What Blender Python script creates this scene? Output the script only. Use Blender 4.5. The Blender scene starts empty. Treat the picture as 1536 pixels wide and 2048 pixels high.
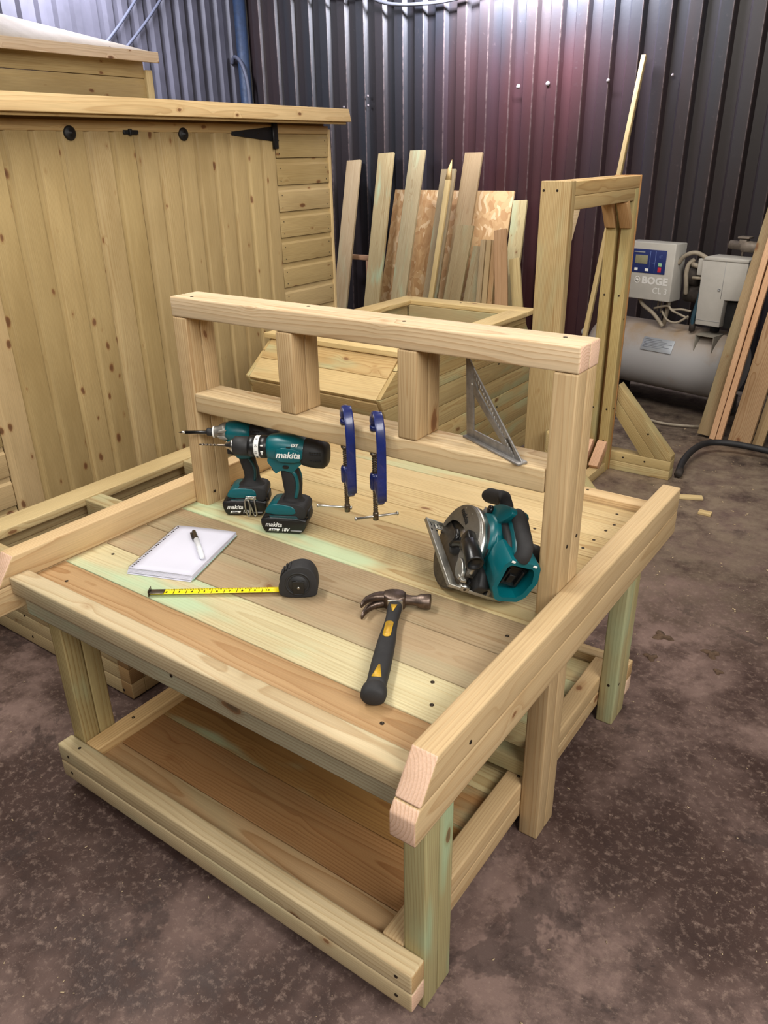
import bpy, bmesh, math, random
from mathutils import Vector, Matrix
random.seed(7)
S = bpy.context.scene
COL = S.collection
PI = math.pi

# ------------------------------------------------------------------ camera
CAM = Vector((0.4591, -1.1778, 1.36197)); YAW = 0.62607; PIT = -0.43389; ROL = -0.01839; FPX = 1543.785
fw = Vector((-math.sin(YAW)*math.cos(PIT), math.cos(YAW)*math.cos(PIT), math.sin(PIT)))
rt0 = Vector((math.cos(YAW), math.sin(YAW), 0)); up0 = rt0.cross(fw)
rt = math.cos(ROL)*rt0 + math.sin(ROL)*up0; upv = -math.sin(ROL)*rt0 + math.cos(ROL)*up0
cd = bpy.data.cameras.new('camera'); cam = bpy.data.objects.new('camera', cd); COL.objects.link(cam)
cam.matrix_world = Matrix(((rt.x, upv.x, -fw.x, CAM.x), (rt.y, upv.y, -fw.y, CAM.y), (rt.z, upv.z, -fw.z, CAM.z), (0, 0, 0, 1)))
cd.sensor_fit = 'VERTICAL'; cd.sensor_height = 24.0; cd.lens = FPX*24.0/2048.0; cd.clip_start = 0.02
S.camera = cam
# ------------------------------------------------------------------ light, exposure
w = bpy.data.worlds.new('world'); S.world = w; w.use_nodes = True
w.node_tree.nodes['Background'].inputs[0].default_value = (0.9, 0.86, 0.82, 1); w.node_tree.nodes['Background'].inputs[1].default_value = 0.30
vs = S.view_settings; vs.view_transform = 'Standard'; vs.look = 'None'; vs.gamma = 1; vs.use_curve_mapping = False; vs.exposure = -0.32

def area(name, loc, target, sx, sy, power, col):
    l = bpy.data.lights.new(name, 'AREA'); l.shape = 'RECTANGLE'; l.size = sx; l.size_y = sy; l.energy = power; l.color = col
    o = bpy.data.objects.new(name, l); COL.objects.link(o); o.location = loc
    o.rotation_euler = (Vector(target)-Vector(loc)).to_track_quat('-Z', 'Y').to_euler(); return o
area('tube_lamp_bench', (-1.45, -0.35, 2.95), (-0.3, 0.1, 0.5), 1.5, 0.25, 66, (1.0, 0.968, 0.915))
area('soft_fill_right', (2.3, -0.9, 2.6), (0.0, 0.2, 0.2), 2.4, 1.2, 136, (1.0, 0.965, 0.915))  # broad unseen panel added as soft fill from the right, like ceiling bounce
area('soft_fill_front', (0.3, -2.9, 2.7), (-0.3, 0.0, 0.2), 2.0, 0.8, 54, (1.0, 0.97, 0.925))  # unseen soft fill added behind the camera, not a known fitting
area('tube_lamp_back_wall', (-2.0, 3.48, 2.52), (-2.0, 3.9, 2.50), 1.1, 0.14, 320, (0.84, 0.86, 1.0))
area('tube_lamp_left_wall', (-4.0, 2.15, 2.85), (-4.5, 2.3, 2.3), 0.15, 1.1, 150, (0.84, 0.87, 1.0))
area('tube_lamp_middle', (-0.6, 1.6, 2.95), (-0.8, 1.9, 0.0), 1.5, 0.3, 52, (1.0, 0.95, 0.87))

# ------------------------------------------------------------------ helpers
def lin(c):
    return tuple(((v/255)/12.92 if v/255 <= 0.04045 else ((v/255+0.055)/1.055)**2.4) for v in c)
ROOTM = {}
def tag(o, label=None, cat=None, group=None, kind=None):
    if label: o['label'] = label
    if cat: o['category'] = cat
    if group: o['group'] = group
    if kind: o['kind'] = kind
    return o
def root(name, loc, label, cat, group=None, M=None):
    o = bpy.data.objects.new(name, None); COL.objects.link(o); o.empty_display_size = 0.05
    m = Matrix.Translation(Vector(loc))
    if M is not None: m = m @ M.to_4x4()
    o.matrix_world = m; ROOTM[o.name] = m
    return tag(o, label, cat, group)
def obj(name, bm, mat, parent=None, world=True, origin=None, label=None, smooth=True, bev=None):
    """link a bmesh as one mesh object; world=True: verts are world coordinates"""
    if parent is not None:
        if world: bm.transform(ROOTM[parent.name].inverted())
    elif origin is not None:
        bm.transform(Matrix.Translation(-Vector(origin)))
    me = bpy.data.meshes.new(name)
    if smooth:
        for f in bm.faces: f.smooth = True
        for e in bm.edges:
            if len(e.link_faces) == 2 and e.calc_face_angle(0) > 0.6: e.smooth = False
    bm.to_mesh(me); bm.free()
    o = bpy.data.objects.new(name, me); COL.objects.link(o)
    for m in (mat if isinstance(mat, (list, tuple)) else [mat]): me.materials.append(m)
    if parent is not None:
        o.parent = parent; ROOTM[o.name] = ROOTM[parent.name]
    else:
        o.location = origin or (0, 0, 0); ROOTM[o.name] = Matrix.Translation(Vector(origin or (0, 0, 0)))
    if label: o['label'] = label
    return o

# ---- wood builder: every piece carries its own grain coordinates and tint
class Wood:
    def __init__(s):
        s.bm = bmesh.new(); s.g = s.bm.loops.layers.float_vector.new('grain'); s.t = s.bm.loops.layers.float_color.new('tint')
    def add(s, tb, M, c, tint, green=0.0, bev=0.0025, end=None):
        c = Vector(c)
        if bev: bmesh.ops.bevel(tb, geom=tb.edges[:], offset=bev, segments=2, profile=0.6, affect='EDGES')
        bmesh.ops.recalc_face_normals(tb, faces=tb.faces[:])
        off = Vector((random.uniform(-20, 20), random.uniform(-.03, .03), random.uniform(0.015, .05)))
        k = random.uniform(0.95, 1.05); col = [v*k for v in lin(tint)]; ec = lin(end) if end else col
        vm = {v: s.bm.verts.new(M @ v.co + c) for v in tb.verts}
        tb.normal_update()
        for f in tb.faces:
            try: nf = s.bm.faces.new([vm[v] for v in f.verts])
            except ValueError: continue
            isend = abs(f.normal.x) > 0.5
            cc = ec if isend else col
            for l, nl in zip(f.loops, nf.loops):
                nl[s.g] = l.vert.co + off; nl[s.t] = (cc[0], cc[1], cc[2], green)
        tb.free(); return s
    def box(s, x0, x1, y0, y1, z0, z1, tint, green=0.0, axis=None, bev=0.0025, end=None):
        d = [x1-x0, y1-y0, z1-z0]
        if axis is None: axis = d.index(max(d))
        I = [Vector((1, 0, 0)), Vector((0, 1, 0)), Vector((0, 0, 1))]
        ax = [axis, (axis+1) % 3, (axis+2) % 3]
        M = Matrix([I[i] for i in ax]).transposed()
        tb = bmesh.new(); bmesh.ops.create_cube(tb, size=1)
        for v in tb.verts: v.co = Vector((v.co.x*d[ax[0]], v.co.y*d[ax[1]], v.co.z*d[ax[2]]))
        return s.add(tb, M, ((x0+x1)/2, (y0+y1)/2, (z0+z1)/2), tint, green, min(bev, min(d)*0.3), end)
    def beam(s, p0, p1, wdir, wd, th, tint, green=0.0, bev=0.0025, end=None, cut0=0, cut1=0):
        p0 = Vector(p0); p1 = Vector(p1); L = (p1-p0); n = L.length; L.normalize()
        W = Vector(wdir); W = (W-L*W.dot(L)).normalized(); T = L.cross(W)
        M = Matrix((L, W, T)).transposed()
        tb = bmesh.new(); bmesh.ops.create_cube(tb, size=1)
        for v in tb.verts:
            x = v.co.x*n
            if v.co.x < 0: x += cut0*v.co.y*2
            else: x += cut1*v.co.y*2
            v.co = Vector((x, v.co.y*wd, v.co.z*th))
        return s.add(tb, M, (p0+p1)/2, tint, green, bev, end)
    def prism(s, pts, h, M, c, tint, green=0.0, bev=0.0025, end=None):
        """pts in local (x along grain, y), extruded +-h/2 along local z"""
        tb = bmesh.new()
        a = [tb.verts.new((p[0], p[1], -h/2)) for p in pts]; b = [tb.verts.new((p[0], p[1], h/2)) for p in pts]
        tb.faces.new(a[::-1]); tb.faces.new(b)
        for i in range(len(pts)): tb.faces.new((a[i], a[(i+1) % len(pts)], b[(i+1) % len(pts)], b[i]))
        return s.add(tb, M, c, tint, green, bev, end)
MYZ = Matrix(((0, 0, 1), (1, 0, 0), (0, 1, 0)))      # local x->world Y, y->Z, z->X

# ---- general mesh builders
def add_box(bm, x0, x1, y0, y1, z0, z1, bev=0.0, M=None, seg=2):
    tb = bmesh.new(); bmesh.ops.create_cube(tb, size=1)
    for v in tb.verts: v.co = Vector(((x0+x1)/2+v.co.x*(x1-x0), (y0+y1)/2+v.co.y*(y1-y0), (z0+z1)/2+v.co.z*(z1-z0)))
    if bev: bmesh.ops.bevel(tb, geom=tb.edges[:], offset=bev, segments=seg, profile=0.5, affect='EDGES')
    merge(bm, tb, M); return bm
def merge(bm, tb, M=None):
    if M is not None: tb.transform(M)
    bmesh.ops.recalc_face_normals(tb, faces=tb.faces[:])
    vm = {v: bm.verts.new(v.co) for v in tb.verts}
    for f in tb.faces:
        try:
            nf = bm.faces.new([vm[v] for v in f.verts]); nf.material_index = f.material_index
        except ValueError: pass
    tb.free()
def add_prism(bm, pts, y0, y1, bev=0.0, M=None, seg=2, plane='xz'):
    """polygon (x,z) extruded between y0 and y1"""
    tb = bmesh.new()
    def mk(p, t): return (p[0], t, p[1]) if plane == 'xz' else ((p[0], p[1], t) if plane == 'xy' else (t, p[0], p[1]))
    a = [tb.verts.new(mk(p, y0)) for p in pts]; b = [tb.verts.new(mk(p, y1)) for p in pts]
    tb.faces.new(a); tb.faces.new(b[::-1])
    for i in range(len(pts)): tb.faces.new((a[i], b[i], b[(i+1) % len(pts)], a[(i+1) % len(pts)]))
    if bev:
        bmesh.ops.recalc_face_normals(tb, faces=tb.faces[:])
        bmesh.ops.bevel(tb, geom=tb.edges[:], offset=bev, segments=seg, profile=0.5, affect='EDGES', clamp_overlap=True)
    merge(bm, tb, M); return bm
def smooth_poly(pts, it=2):
    for _ in range(it):
        q = []
        for i in range(len(pts)):
            a = pts[i]; b = pts[(i+1) % len(pts)]
            q += [(a[0]*.78+b[0]*.22, a[1]*.78+b[1]*.22), (a[0]*.22+b[0]*.78, a[1]*.22+b[1]*.78)]
        pts = q
    return pts
def add_loft(bm, rings, M=None, cap=True):
    tb = bmesh.new(); R = [[tb.verts.new(p) for p in r] for r in rings]; n = len(R[0])
    for i in range(len(R)-1):
        for j in range(n): tb.faces.new((R[i][j], R[i][(j+1) % n], R[i+1][(j+1) % n], R[i+1][j]))
    if cap:
        tb.faces.new(R[0][::-1]); tb.faces.new(R[-1])
    merge(bm, tb, M); return bm
def ring(c, a, b, ra, rb, n=20, p=2.0):
    c = Vector(c); a = Vector(a); b = Vector(b); out = []
    for i in range(n):
        t = 2*PI*i/n; ct, st = math.cos(t), math.sin(t)
        out.append(c + a*(ra*math.copysign(abs(ct)**(2/p), ct)) + b*(rb*math.copysign(abs(st)**(2/p), st)))
    return out
def add_lathe(bm, prof, p0, axis, n=24, M=None, cap=True):
    """prof: (t, r) along axis from p0"""
    ax = Vector(axis).normalized(); t = Vector((0, 0, 1)) if abs(ax.z) < 0.9 else Vector((1, 0, 0))
    a = ax.cross(t).normalized(); b = ax.cross(a)
    return add_loft(bm, [ring(Vector(p0)+ax*q[0], a, b, max(q[1], 1e-5), max(q[1], 1e-5), n) for q in prof], M, cap)
def add_tube(bm, pts, r, n=10, M=None, sm=True):
    P = [Vector(p) for p in pts]
    if sm and len(P) > 2:
        Q = []
        for i in range(len(P)-1):
            p0 = P[max(i-1, 0)]; p1 = P[i]; p2 = P[i+1]; p3 = P[min(i+2, len(P)-1)]
            for k in range(6):
                t = k/6
                Q.append(0.5*((2*p1)+(-p0+p2)*t+(2*p0-5*p1+4*p2-p3)*t*t+(-p0+3*p1-3*p2+p3)*t**3))
        Q.append(P[-1]); P = Q
    rings = []; prev = None
    for i, p in enumerate(P):
        d = (P[min(i+1, len(P)-1)]-P[max(i-1, 0)]).normalized()
        if prev is None:
            t = Vector((0, 0, 1)) if abs(d.z) < 0.9 else Vector((1, 0, 0)); a = d.cross(t).normalized()
        else: a = (prev-d*prev.dot(d)).normalized()
        prev = a; rr = r[min(i, len(r)-1)] if isinstance(r, (list, tuple)) else r
        rings.append(ring(p, a, d.cross(a), rr, rr, n))
    return add_loft(bm, rings, M)
def frame(X, Z=None):
    """3x3 with columns X, Y, Z (X given; Z up by default)"""
    X = Vector(X).normalized(); Z = Vector(Z or (0, 0, 1)); Z = (Z-X*Z.dot(X)).normalized(); Y = Z.cross(X)
    return Matrix((X, Y, Z)).transposed()
def text(name, s, size, mat, parent, loc, X, up, ext=0.0002, shear=0.0, bold=0.0, align='CENTER', local=True, sx=1.0, label=None):
    """real raised lettering: loc/X/up in the parent's local frame"""
    c = bpy.data.curves.new(name, 'FONT'); c.body = s; c.size = size; c.extrude = ext; c.shear = shear; c.offset = bold
    c.align_x = align; c.align_y = 'CENTER'; c.resolution_u = 3
    t = bpy.data.objects.new(name+'_curve', c); COL.objects.link(t)
    dg = bpy.context.evaluated_depsgraph_get(); me = bpy.data.meshes.new_from_object(t.evaluated_get(dg))
    bpy.data.objects.remove(t); bpy.data.curves.remove(c)
    X = Vector(X).normalized(); U = Vector(up); U = (U-X*U.dot(X)).normalized(); N = X.cross(U)
    M = Matrix((X*sx, U, N)).transposed().to_4x4(); M.translation = Vector(loc)
    if not local: M = ROOTM[parent.name].inverted() @ M
    me.transform(M); me.materials.clear(); me.materials.append(mat); me.name = name
    o = bpy.data.objects.new(name, me); COL.objects.link(o); o.parent = parent; ROOTM[o.name] = ROOTM[parent.name]
    if label: o['label'] = label
    return o

# ------------------------------------------------------------------ materials
def newmat(name):
    m = bpy.data.materials.new(name); m.use_nodes = True; nt = m.node_tree; b = nt.nodes['Principled BSDF']; return m, nt, b
class NT:
    def __init__(s, nt): s.nt = nt
    def n(s, t, **k):
        x = s.nt.nodes.new(t)
        for a, v in k.items(): setattr(x, a, v)
        return x
    def put(s, sock, v):
        if hasattr(v, 'node'): s.nt.links.new(v, sock)
        else: sock.default_value = v
    def math(s, op, a, b=0.0, c=0.0, clamp=False):
        x = s.n('ShaderNodeMath', operation=op); x.use_clamp = clamp
        s.put(x.inputs[0], a); s.put(x.inputs[1], b); s.put(x.inputs[2], c); return x.outputs[0]
    def vmath(s, op, a, b=(0, 0, 0)):
        x = s.n('ShaderNodeVectorMath', operation=op); s.put(x.inputs[0], a); s.put(x.inputs[1], b); return x
    def mr(s, v, a, b, c=0.0, d=1.0, sm=False):
        x = s.n('ShaderNodeMapRange'); x.interpolation_type = 'SMOOTHSTEP' if sm else 'LINEAR'
        for i, q in enumerate((v, a, b, c, d)): s.put(x.inputs[i], q)
        return x.outputs[0]
    def noise(s, v, scale, detail=2.0, rough=0.5, dist=0.0):
        x = s.n('ShaderNodeTexNoise'); s.put(x.inputs['Vector'], v); x.inputs['Scale'].default_value = scale
        x.inputs['Detail'].default_value = detail; x.inputs['Roughness'].default_value = rough; x.inputs['Distortion'].default_value = dist; return x
    def mix(s, f, a, b, mode='MIX'):
        x = s.n('ShaderNodeMix', data_type='RGBA', blend_type=mode); s.put(x.inputs[0], f); s.put(x.inputs[6], a); s.put(x.inputs[7], b); return x.outputs[2]
    def bump(s, h, st, d, b):
        x = s.n('ShaderNodeBump'); x.inputs['Strength'].default_value = st; x.inputs['Distance'].default_value = d
        s.put(x.inputs['Height'], h); s.nt.links.new(x.outputs[0], b.inputs['Normal'])
def c4(c, srgb=True):
    c = lin(c) if srgb else c; return (c[0], c[1], c[2], 1)

def wood_mat(name, knots=1.0, ringk=1.0, rough=0.62, kd=1.2, kr=0.125):
    m, nt, b = newmat(name); q = NT(nt)
    g = q.n('ShaderNodeAttribute', attribute_name='grain'); t = q.n('ShaderNodeAttribute', attribute_name='tint')
    gv = g.outputs['Vector']
    v1 = q.vmath('MULTIPLY', gv, (1.3, 5, 5)).outputs[0]; n1 = q.noise(v1, 1.0, 2)
    vk = q.vmath('MULTIPLY', gv, (5.0*kd, 10*kd, 10*kd)).outputs[0]
    vk = q.vmath('ADD', vk, q.vmath('MULTIPLY', q.noise(gv, 14, 2).outputs['Color'], (0.35, 0.3, 0.3)).outputs[0]).outputs[0]
    vo = q.n('ShaderNodeTexVoronoi'); q.put(vo.inputs['Vector'], vk); vo.inputs['Scale'].default_value = 1.0
    d = vo.outputs['Distance']; rnd = q.n('ShaderNodeSeparateColor'); q.put(rnd.inputs[0], vo.outputs['Color'])
    size = q.mr(rnd.outputs[0], 0.25, 1.0, 0.0, kr)
    km = q.math('MULTIPLY', q.mr(q.math('SUBTRACT', size, d), -0.012, 0.012, 0, 1, True), knots, clamp=True)
    near = q.math('POWER', q.mr(d, 0.0, 0.42, 1.0, 0.0), 2.0)
    near = q.math('MULTIPLY', near, q.mr(rnd.outputs[0], 0.2, 1.0, 0.0, 1.0))
    sep = q.n('ShaderNodeSeparateXYZ'); q.put(sep.inputs[0], gv)
    rad = q.n('ShaderNodeCombineXYZ'); q.put(rad.inputs[0], 0.0); q.put(rad.inputs[1], sep.outputs[1]); q.put(rad.inputs[2], sep.outputs[2])
    r = q.vmath('LENGTH', rad.outputs[0]).outputs['Value']
    ph = q.math('ADD', q.math('MULTIPLY', r, 175.0), q.math('ADD', q.math('MULTIPLY', n1.outputs[0], 5.5), q.math('MULTIPLY', near, 3.2)))
    fr = q.math('FRACT', ph)
    ringv = q.math('MULTIPLY', q.math('POWER', fr, 3.0), q.mr(fr, 0.93, 1.0, 1.0, 0.0))
    vf = q.vmath('MULTIPLY', gv, (7, 420, 420)).outputs[0]; nf = q.noise(vf, 1.0, 3, 0.6)
    vb = q.vmath('MULTIPLY', gv, (2.2, 9, 9)).outputs[0]; nb = q.noise(vb, 1.0, 3, 0.55)
    col = t.outputs['Color']
    ringc = q.mix(1.0, col, (0.66, 0.52, 0.38, 1), 'MULTIPLY')
    gx = q.n('ShaderNodeCombineXYZ'); q.put(gx.inputs[0], q.math('MULTIPLY', sep.outputs[0], 0.3)); rs = q.mr(q.noise(gx.outputs[0], 1.0, 1).outputs[0], 0.35, 0.62, 0.35, 1.05)
    col2 = q.mix(q.math('MULTIPLY', q.math('MULTIPLY', ringv, rs), ringk, clamp=True), col, ringc)
    fs = q.mr(nf.outputs[0], 0.3, 0.7, 0.90, 1.08); sc = q.n('ShaderNodeCombineXYZ')
    for i in range(3): q.put(sc.inputs[i], fs)
    col3 = q.mix(1.0, col2, sc.outputs[0], 'MULTIPLY')
    col4 = q.mix(q.mr(nb.outputs[0], 0.40, 0.68, 0.0, 0.60), col3, q.mix(1.0, col3, (0.72, 0.68, 0.60, 1), 'MULTIPLY'))
    gn = q.noise(q.vmath('MULTIPLY', gv, (2.6, 11, 11)).outputs[0], 1.0, 2.5, 0.55)
    gm = q.math('MULTIPLY', q.mr(gn.outputs[0], 0.50, 0.66, 0.0, 1.0, True), t.outputs['Alpha'])
    col5 = q.mix(q.math('MULTIPLY', gm, 0.8), col4, q.mix(0.7, col4, c4((164, 204, 168))))
    halo = q.mr(q.math('SUBTRACT', q.math('ADD', size, 0.09), d), 0.0, 0.07, 0.0, 0.35)
    halo = q.math('MULTIPLY', halo, q.mr(rnd.outputs[0], 0.25, 0.4, 0, knots))
    col6 = q.mix(halo, col5, q.mix(1.0, col5, (0.62, 0.42, 0.26, 1), 'MULTIPLY'))
    kc = q.mix(q.math('MULTIPLY', t.outputs['Alpha'], 0.5), c4((96, 58, 34)), c4((62, 78, 52)))
    kc = q.mix(q.mr(q.math('SUBTRACT', size, d), 0.0, 0.08, 0.8, 0.0), kc, c4((140, 96, 60)))
    col7 = q.mix(q.math('MULTIPLY', km, 0.85), col6, kc)
    nt.links.new(col7, b.inputs['Base Color']); b.inputs['Roughness'].default_value = rough
    b.inputs['Specular IOR Level'].default_value = 0.35
    q.bump(q.math('ADD', q.math('MULTIPLY', nf.outputs[0], 0.5), q.math('MULTIPLY', ringv, 0.5)), 0.22, 0.0015, b)
    return m
WOOD = wood_mat('treated_pine'); WOODSHED = wood_mat('shed_pine', 1.0, 0.55, kd=1.9, kr=0.19)

def plain(name, c, rough=0.5, metal=0.0, var=0.0, vscale=30, bump=0.0, bscale=200, coat=0.0, spec=0.5):
    m, nt, b = newmat(name); q = NT(nt)
    tc = q.n('ShaderNodeTexCoord').outputs['Object']
    n = q.noise(tc, vscale, 4, 0.6)
    base = c4(c); dark = tuple(v*(1-var) for v in base[:3])+(1,)
    nt.links.new(q.mix(q.mr(n.outputs[0], 0.35, 0.7), base, dark), b.inputs['Base Color'])
    q.put(b.inputs['Roughness'], q.mr(n.outputs[0], 0.3, 0.7, max(rough-0.06, 0.02), min(rough+0.06, 1)))
    b.inputs['Metallic'].default_value = metal; b.inputs['Coat Weight'].default_value = coat; b.inputs['Specular IOR Level'].default_value = spec
    if bump: q.bump(q.noise(tc, bscale, 3).outputs[0], bump, 0.001, b)
    return m
TEAL = plain('teal_plastic', (0, 92, 100), 0.36, var=0.12)
TEAL2 = plain('dark_teal_plastic', (18, 62, 66), 0.45, var=0.1)
RUB = plain('black_rubber', (38, 37, 38), 0.72, var=0.25, bump=0.25, bscale=900)
BLK = plain('black_plastic', (20, 20, 21), 0.33, var=0.1)
BLKM = plain('matt_black_plastic', (33, 33, 34), 0.6, var=0.2, bump=0.1)
WHT = plain('white_print', (236, 236, 232), 0.5)
GRYP = plain('grey_print', (150, 150, 150), 0.5)
SILV = plain('brushed_steel', (196, 194, 188), 0.32, 1.0, var=0.25, vscale=60)
DSTL = plain('dark_drill_steel', (120, 110, 98), 0.38, 1.0, var=0.3, vscale=200)
RUST = plain('worn_brown_steel', (128, 112, 102), 0.45, 1.0, var=0.5, vscale=90, bump=0.3, bscale=300)
ALU = plain('cast_aluminium', (188, 186, 178), 0.42, 0.9, var=0.2, vscale=50)
ALUG = plain('grey_cast_guard', (150, 146, 138), 0.48, 0.75, var=0.2, vscale=60, bump=0.06, bscale=500)
BLUE = plain('blue_enamel', (26, 40, 104), 0.3, 0.0, var=0.35, vscale=60, coat=0.3)
YEL = plain('yellow_tape', (250, 226, 20), 0.35, var=0.05)
YLAB = plain('yellow_label', (204, 160, 40), 0.5, var=0.2, vscale=200)
PAPER = plain('white_paper', (206, 205, 218), 0.75, var=0.03, vscale=8)
MINT = plain('mint_paper', (168, 210, 196), 0.8)
PINKP = plain('pink_tip', (205, 140, 140), 0.6)
SCREW = plain('screw_head', (62, 50, 38), 0.45, 0.6, var=0.4, vscale=400)
CGREY = plain('compressor_grey', (184, 180, 172), 0.55, var=0.14, vscale=9)
TANKM = None
BEIGE = plain('dusty_beige_rubber', (158, 146, 128), 0.7, var=0.3, vscale=25)
DUST = plain('dusty_dark_metal', (62, 54, 48), 0.75, var=0.5, vscale=30)
NAVY = plain('navy_panel', (34, 48, 104), 0.4)
LCD = plain('lcd_glass', (138, 134, 108), 0.3)
GREENB = plain('green_button', (150, 196, 150), 0.5); REDB = plain('red_button', (190, 40, 56), 0.5)
BLUEH = plain('blue_hose', (40, 72, 86), 0.6, var=0.3)
HOSEB = plain('black_hose_rubber', (34, 33, 35), 0.6, var=0.3, bump=0.1)
HING = plain('black_hinge', (22, 22, 24), 0.5)
PIPEB = plain('dark_blue_pipe', (36, 52, 78), 0.6, var=0.4)
CABLE = plain('grey_cable', (74, 76, 90), 0.6)
MUD = plain('dried_mud', (96, 74, 56), 0.95, var=0.5, vscale=60, bump=0.6, bscale=120)
DGRN = plain('green_paint_mark', (62, 112, 60), 0.7)

def tank_mat():
    m, nt, b = newmat('dusty_grey_tank'); q = NT(nt); tc = q.n('ShaderNodeTexCoord').outputs['Object']
    n = q.noise(tc, 5, 5, 0.65); nrm = q.n('ShaderNodeNewGeometry').outputs['Normal']; sp = q.n('ShaderNodeSeparateXYZ'); q.put(sp.inputs[0], nrm)
    f = q.math('ADD', q.math('MULTIPLY', q.mr(sp.outputs[2], 0.15, 0.9), 0.75), q.mr(n.outputs[0], 0.5, 0.75, -0.1, 0.5), clamp=True)
    nt.links.new(q.mix(f, c4((158, 156, 156)), c4((150, 128, 102))), b.inputs['Base Color']); b.inputs['Roughness'].default_value = 0.5
    return m
TANKM = tank_mat()

def osb_mat():
    m, nt, b = newmat('strand_board'); q = NT(nt); tc = q.n('ShaderNodeTexCoord').outputs['Object']
    vo = q.n('ShaderNodeTexVoronoi'); w1 = q.vmath('ADD', q.vmath('MULTIPLY', tc, (1, 1, 0.45)).outputs[0], q.vmath('MULTIPLY', q.noise(tc, 6, 2).outputs['Color'], (.15, .15, .15)).outputs[0]).outputs[0]
    q.put(vo.inputs['Vector'], w1); vo.inputs['Scale'].default_value = 42
    s = q.n('ShaderNodeSeparateColor'); q.put(s.inputs[0], vo.outputs['Color'])
    c = q.mix(s.outputs[0], c4((200, 164, 114)), c4((174, 132, 84))); c = q.mix(q.mr(s.outputs[1], 0.8, 0.9), c, c4((214, 184, 140)))
    c = q.mix(q.mr(q.noise(tc, 5, 3).outputs[0], 0.5, 0.7, 0, 0.5), c, c4((150, 106, 64)))
    nt.links.new(c, b.inputs['Base Color']); b.inputs['Roughness'].default_value = 0.8; q.bump(s.outputs[2], 0.3, 0.002, b); return m
OSB = osb_mat()

def floor_mat():
    m, nt, b = newmat('stained_concrete'); q = NT(nt); tc = q.n('ShaderNodeTexCoord').outputs['Object']
    a = q.noise(tc, 1.6, 5, 0.6, 0.3).outputs[0]; c = q.noise(tc, 9, 6, 0.7).outputs[0]; f = q.noise(tc, 60, 5, 0.75).outputs[0]; h = q.noise(tc, 240, 3, 0.8).outputs[0]
    col = q.mix(q.mr(a, 0.43, 0.58), c4((66, 48, 42)), c4((124, 102, 94)))
    col = q.mix(q.mr(c, 0.44, 0.60, 0, 0.65), col, c4((54, 39, 35)))
    col = q.mix(q.mr(f, 0.52, 0.68, 0, 0.6), col, c4((142, 120, 108)))
    # oily stains with hard edges
    st = q.mr(q.noise(tc, 2.6, 6, 0.72, 0.4).outputs[0], 0.565, 0.60, 0, 0.55, True)
    col = q.mix(st, col, c4((48, 37, 35)))
    # brighter, yellowish lit floor further back, the light put into the colour
    sp = q.n('ShaderNodeSeparateXYZ'); q.put(sp.inputs[0], tc)
    far = q.mr(sp.outputs[1], 0.9, 2.4, 0.0, 0.9)
    col = q.mix(q.math('MULTIPLY', far, q.mr(c, 0.35, 0.6)), col, c4((178, 158, 136)))
    col = q.mix(q.mr(h, 0.66, 0.74, 0, 0.55), col, c4((204, 186, 168)))
    nt.links.new(col, b.inputs['Base Color'])
    q.put(b.inputs['Roughness'], q.mr(c, 0.35, 0.65, 0.75, 0.5)); b.inputs['Specular IOR Level'].default_value = 0.35
    q.bump(q.math('ADD', q.math('MULTIPLY', f, 0.6), q.math('MULTIPLY', c, 0.6)), 0.5, 0.004, b); return m
FLOOR = floor_mat()
def wall_mat():
    m, nt, b = newmat('painted_corrugated_steel'); q = NT(nt); tc = q.n('ShaderNodeTexCoord').outputs['Object']
    v = q.vmath('MULTIPLY', tc, (1, 1, 0.35)).outputs[0]
    a = q.noise(v, 0.9, 3, 0.6).outputs[0]; bnd = q.noise(q.vmath('MULTIPLY', tc, (1, 1, 0.05)).outputs[0], 6, 2).outputs[0]; f = q.noise(tc, 30, 5, 0.7).outputs[0]
    col = q.mix(q.mr(bnd, 0.4, 0.6), c4((41, 34, 35)), c4((33, 34, 39)))
    sp = q.n('ShaderNodeSeparateXYZ'); q.put(sp.inputs[0], tc)
    # old red-brown paint in the middle of the wall
    mx = q.mr(q.math('ABSOLUTE', q.math('ADD', sp.outputs[0], 2.0)), 0.2, 1.1, 1.0, 0.0, True)
    mx = q.math('MULTIPLY', mx, q.mr(sp.outputs[2], 1.75, 2.15, 1.0, 0.0, True))
    col = q.mix(q.math('MULTIPLY', mx, q.mr(a, 0.38, 0.62, 0.0, 0.7)), col, c4((80, 38, 40)))
    col = q.mix(q.mr(a, 0.55, 0.7, 0, 0.55), col, c4((46, 28, 29)))
    col = q.mix(q.mr(f, 0.62, 0.75, 0, 0.4), col, c4((84, 72, 72)))
    fx = q.math('FRACT', q.math('MULTIPLY', q.math('ADD', sp.outputs[0], 4.55), 1/0.163))
    ed = q.math('MULTIPLY', q.math('SUBTRACT', 1.0, q.mr(q.math('ABSOLUTE', q.math('SUBTRACT', fx, 0.865)), 0.012, 0.032)), q.mr(f, 0.35, 0.6, 0.05, 0.55))
    col = q.mix(ed, col, c4((112, 96, 92)))
    nt.links.new(col, b.inputs['Base Color']); b.inputs['Roughness'].default_value = 0.42; q.bump(f, 0.15, 0.003, b); return m
WALL = wall_mat()
LWALL = plain('pale_corrugated_steel', (84, 82, 92), 0.5, var=0.35, vscale=4)
CEIL = plain('roof_sheet', (150, 146, 142), 0.8, var=0.2, vscale=3)

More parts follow.
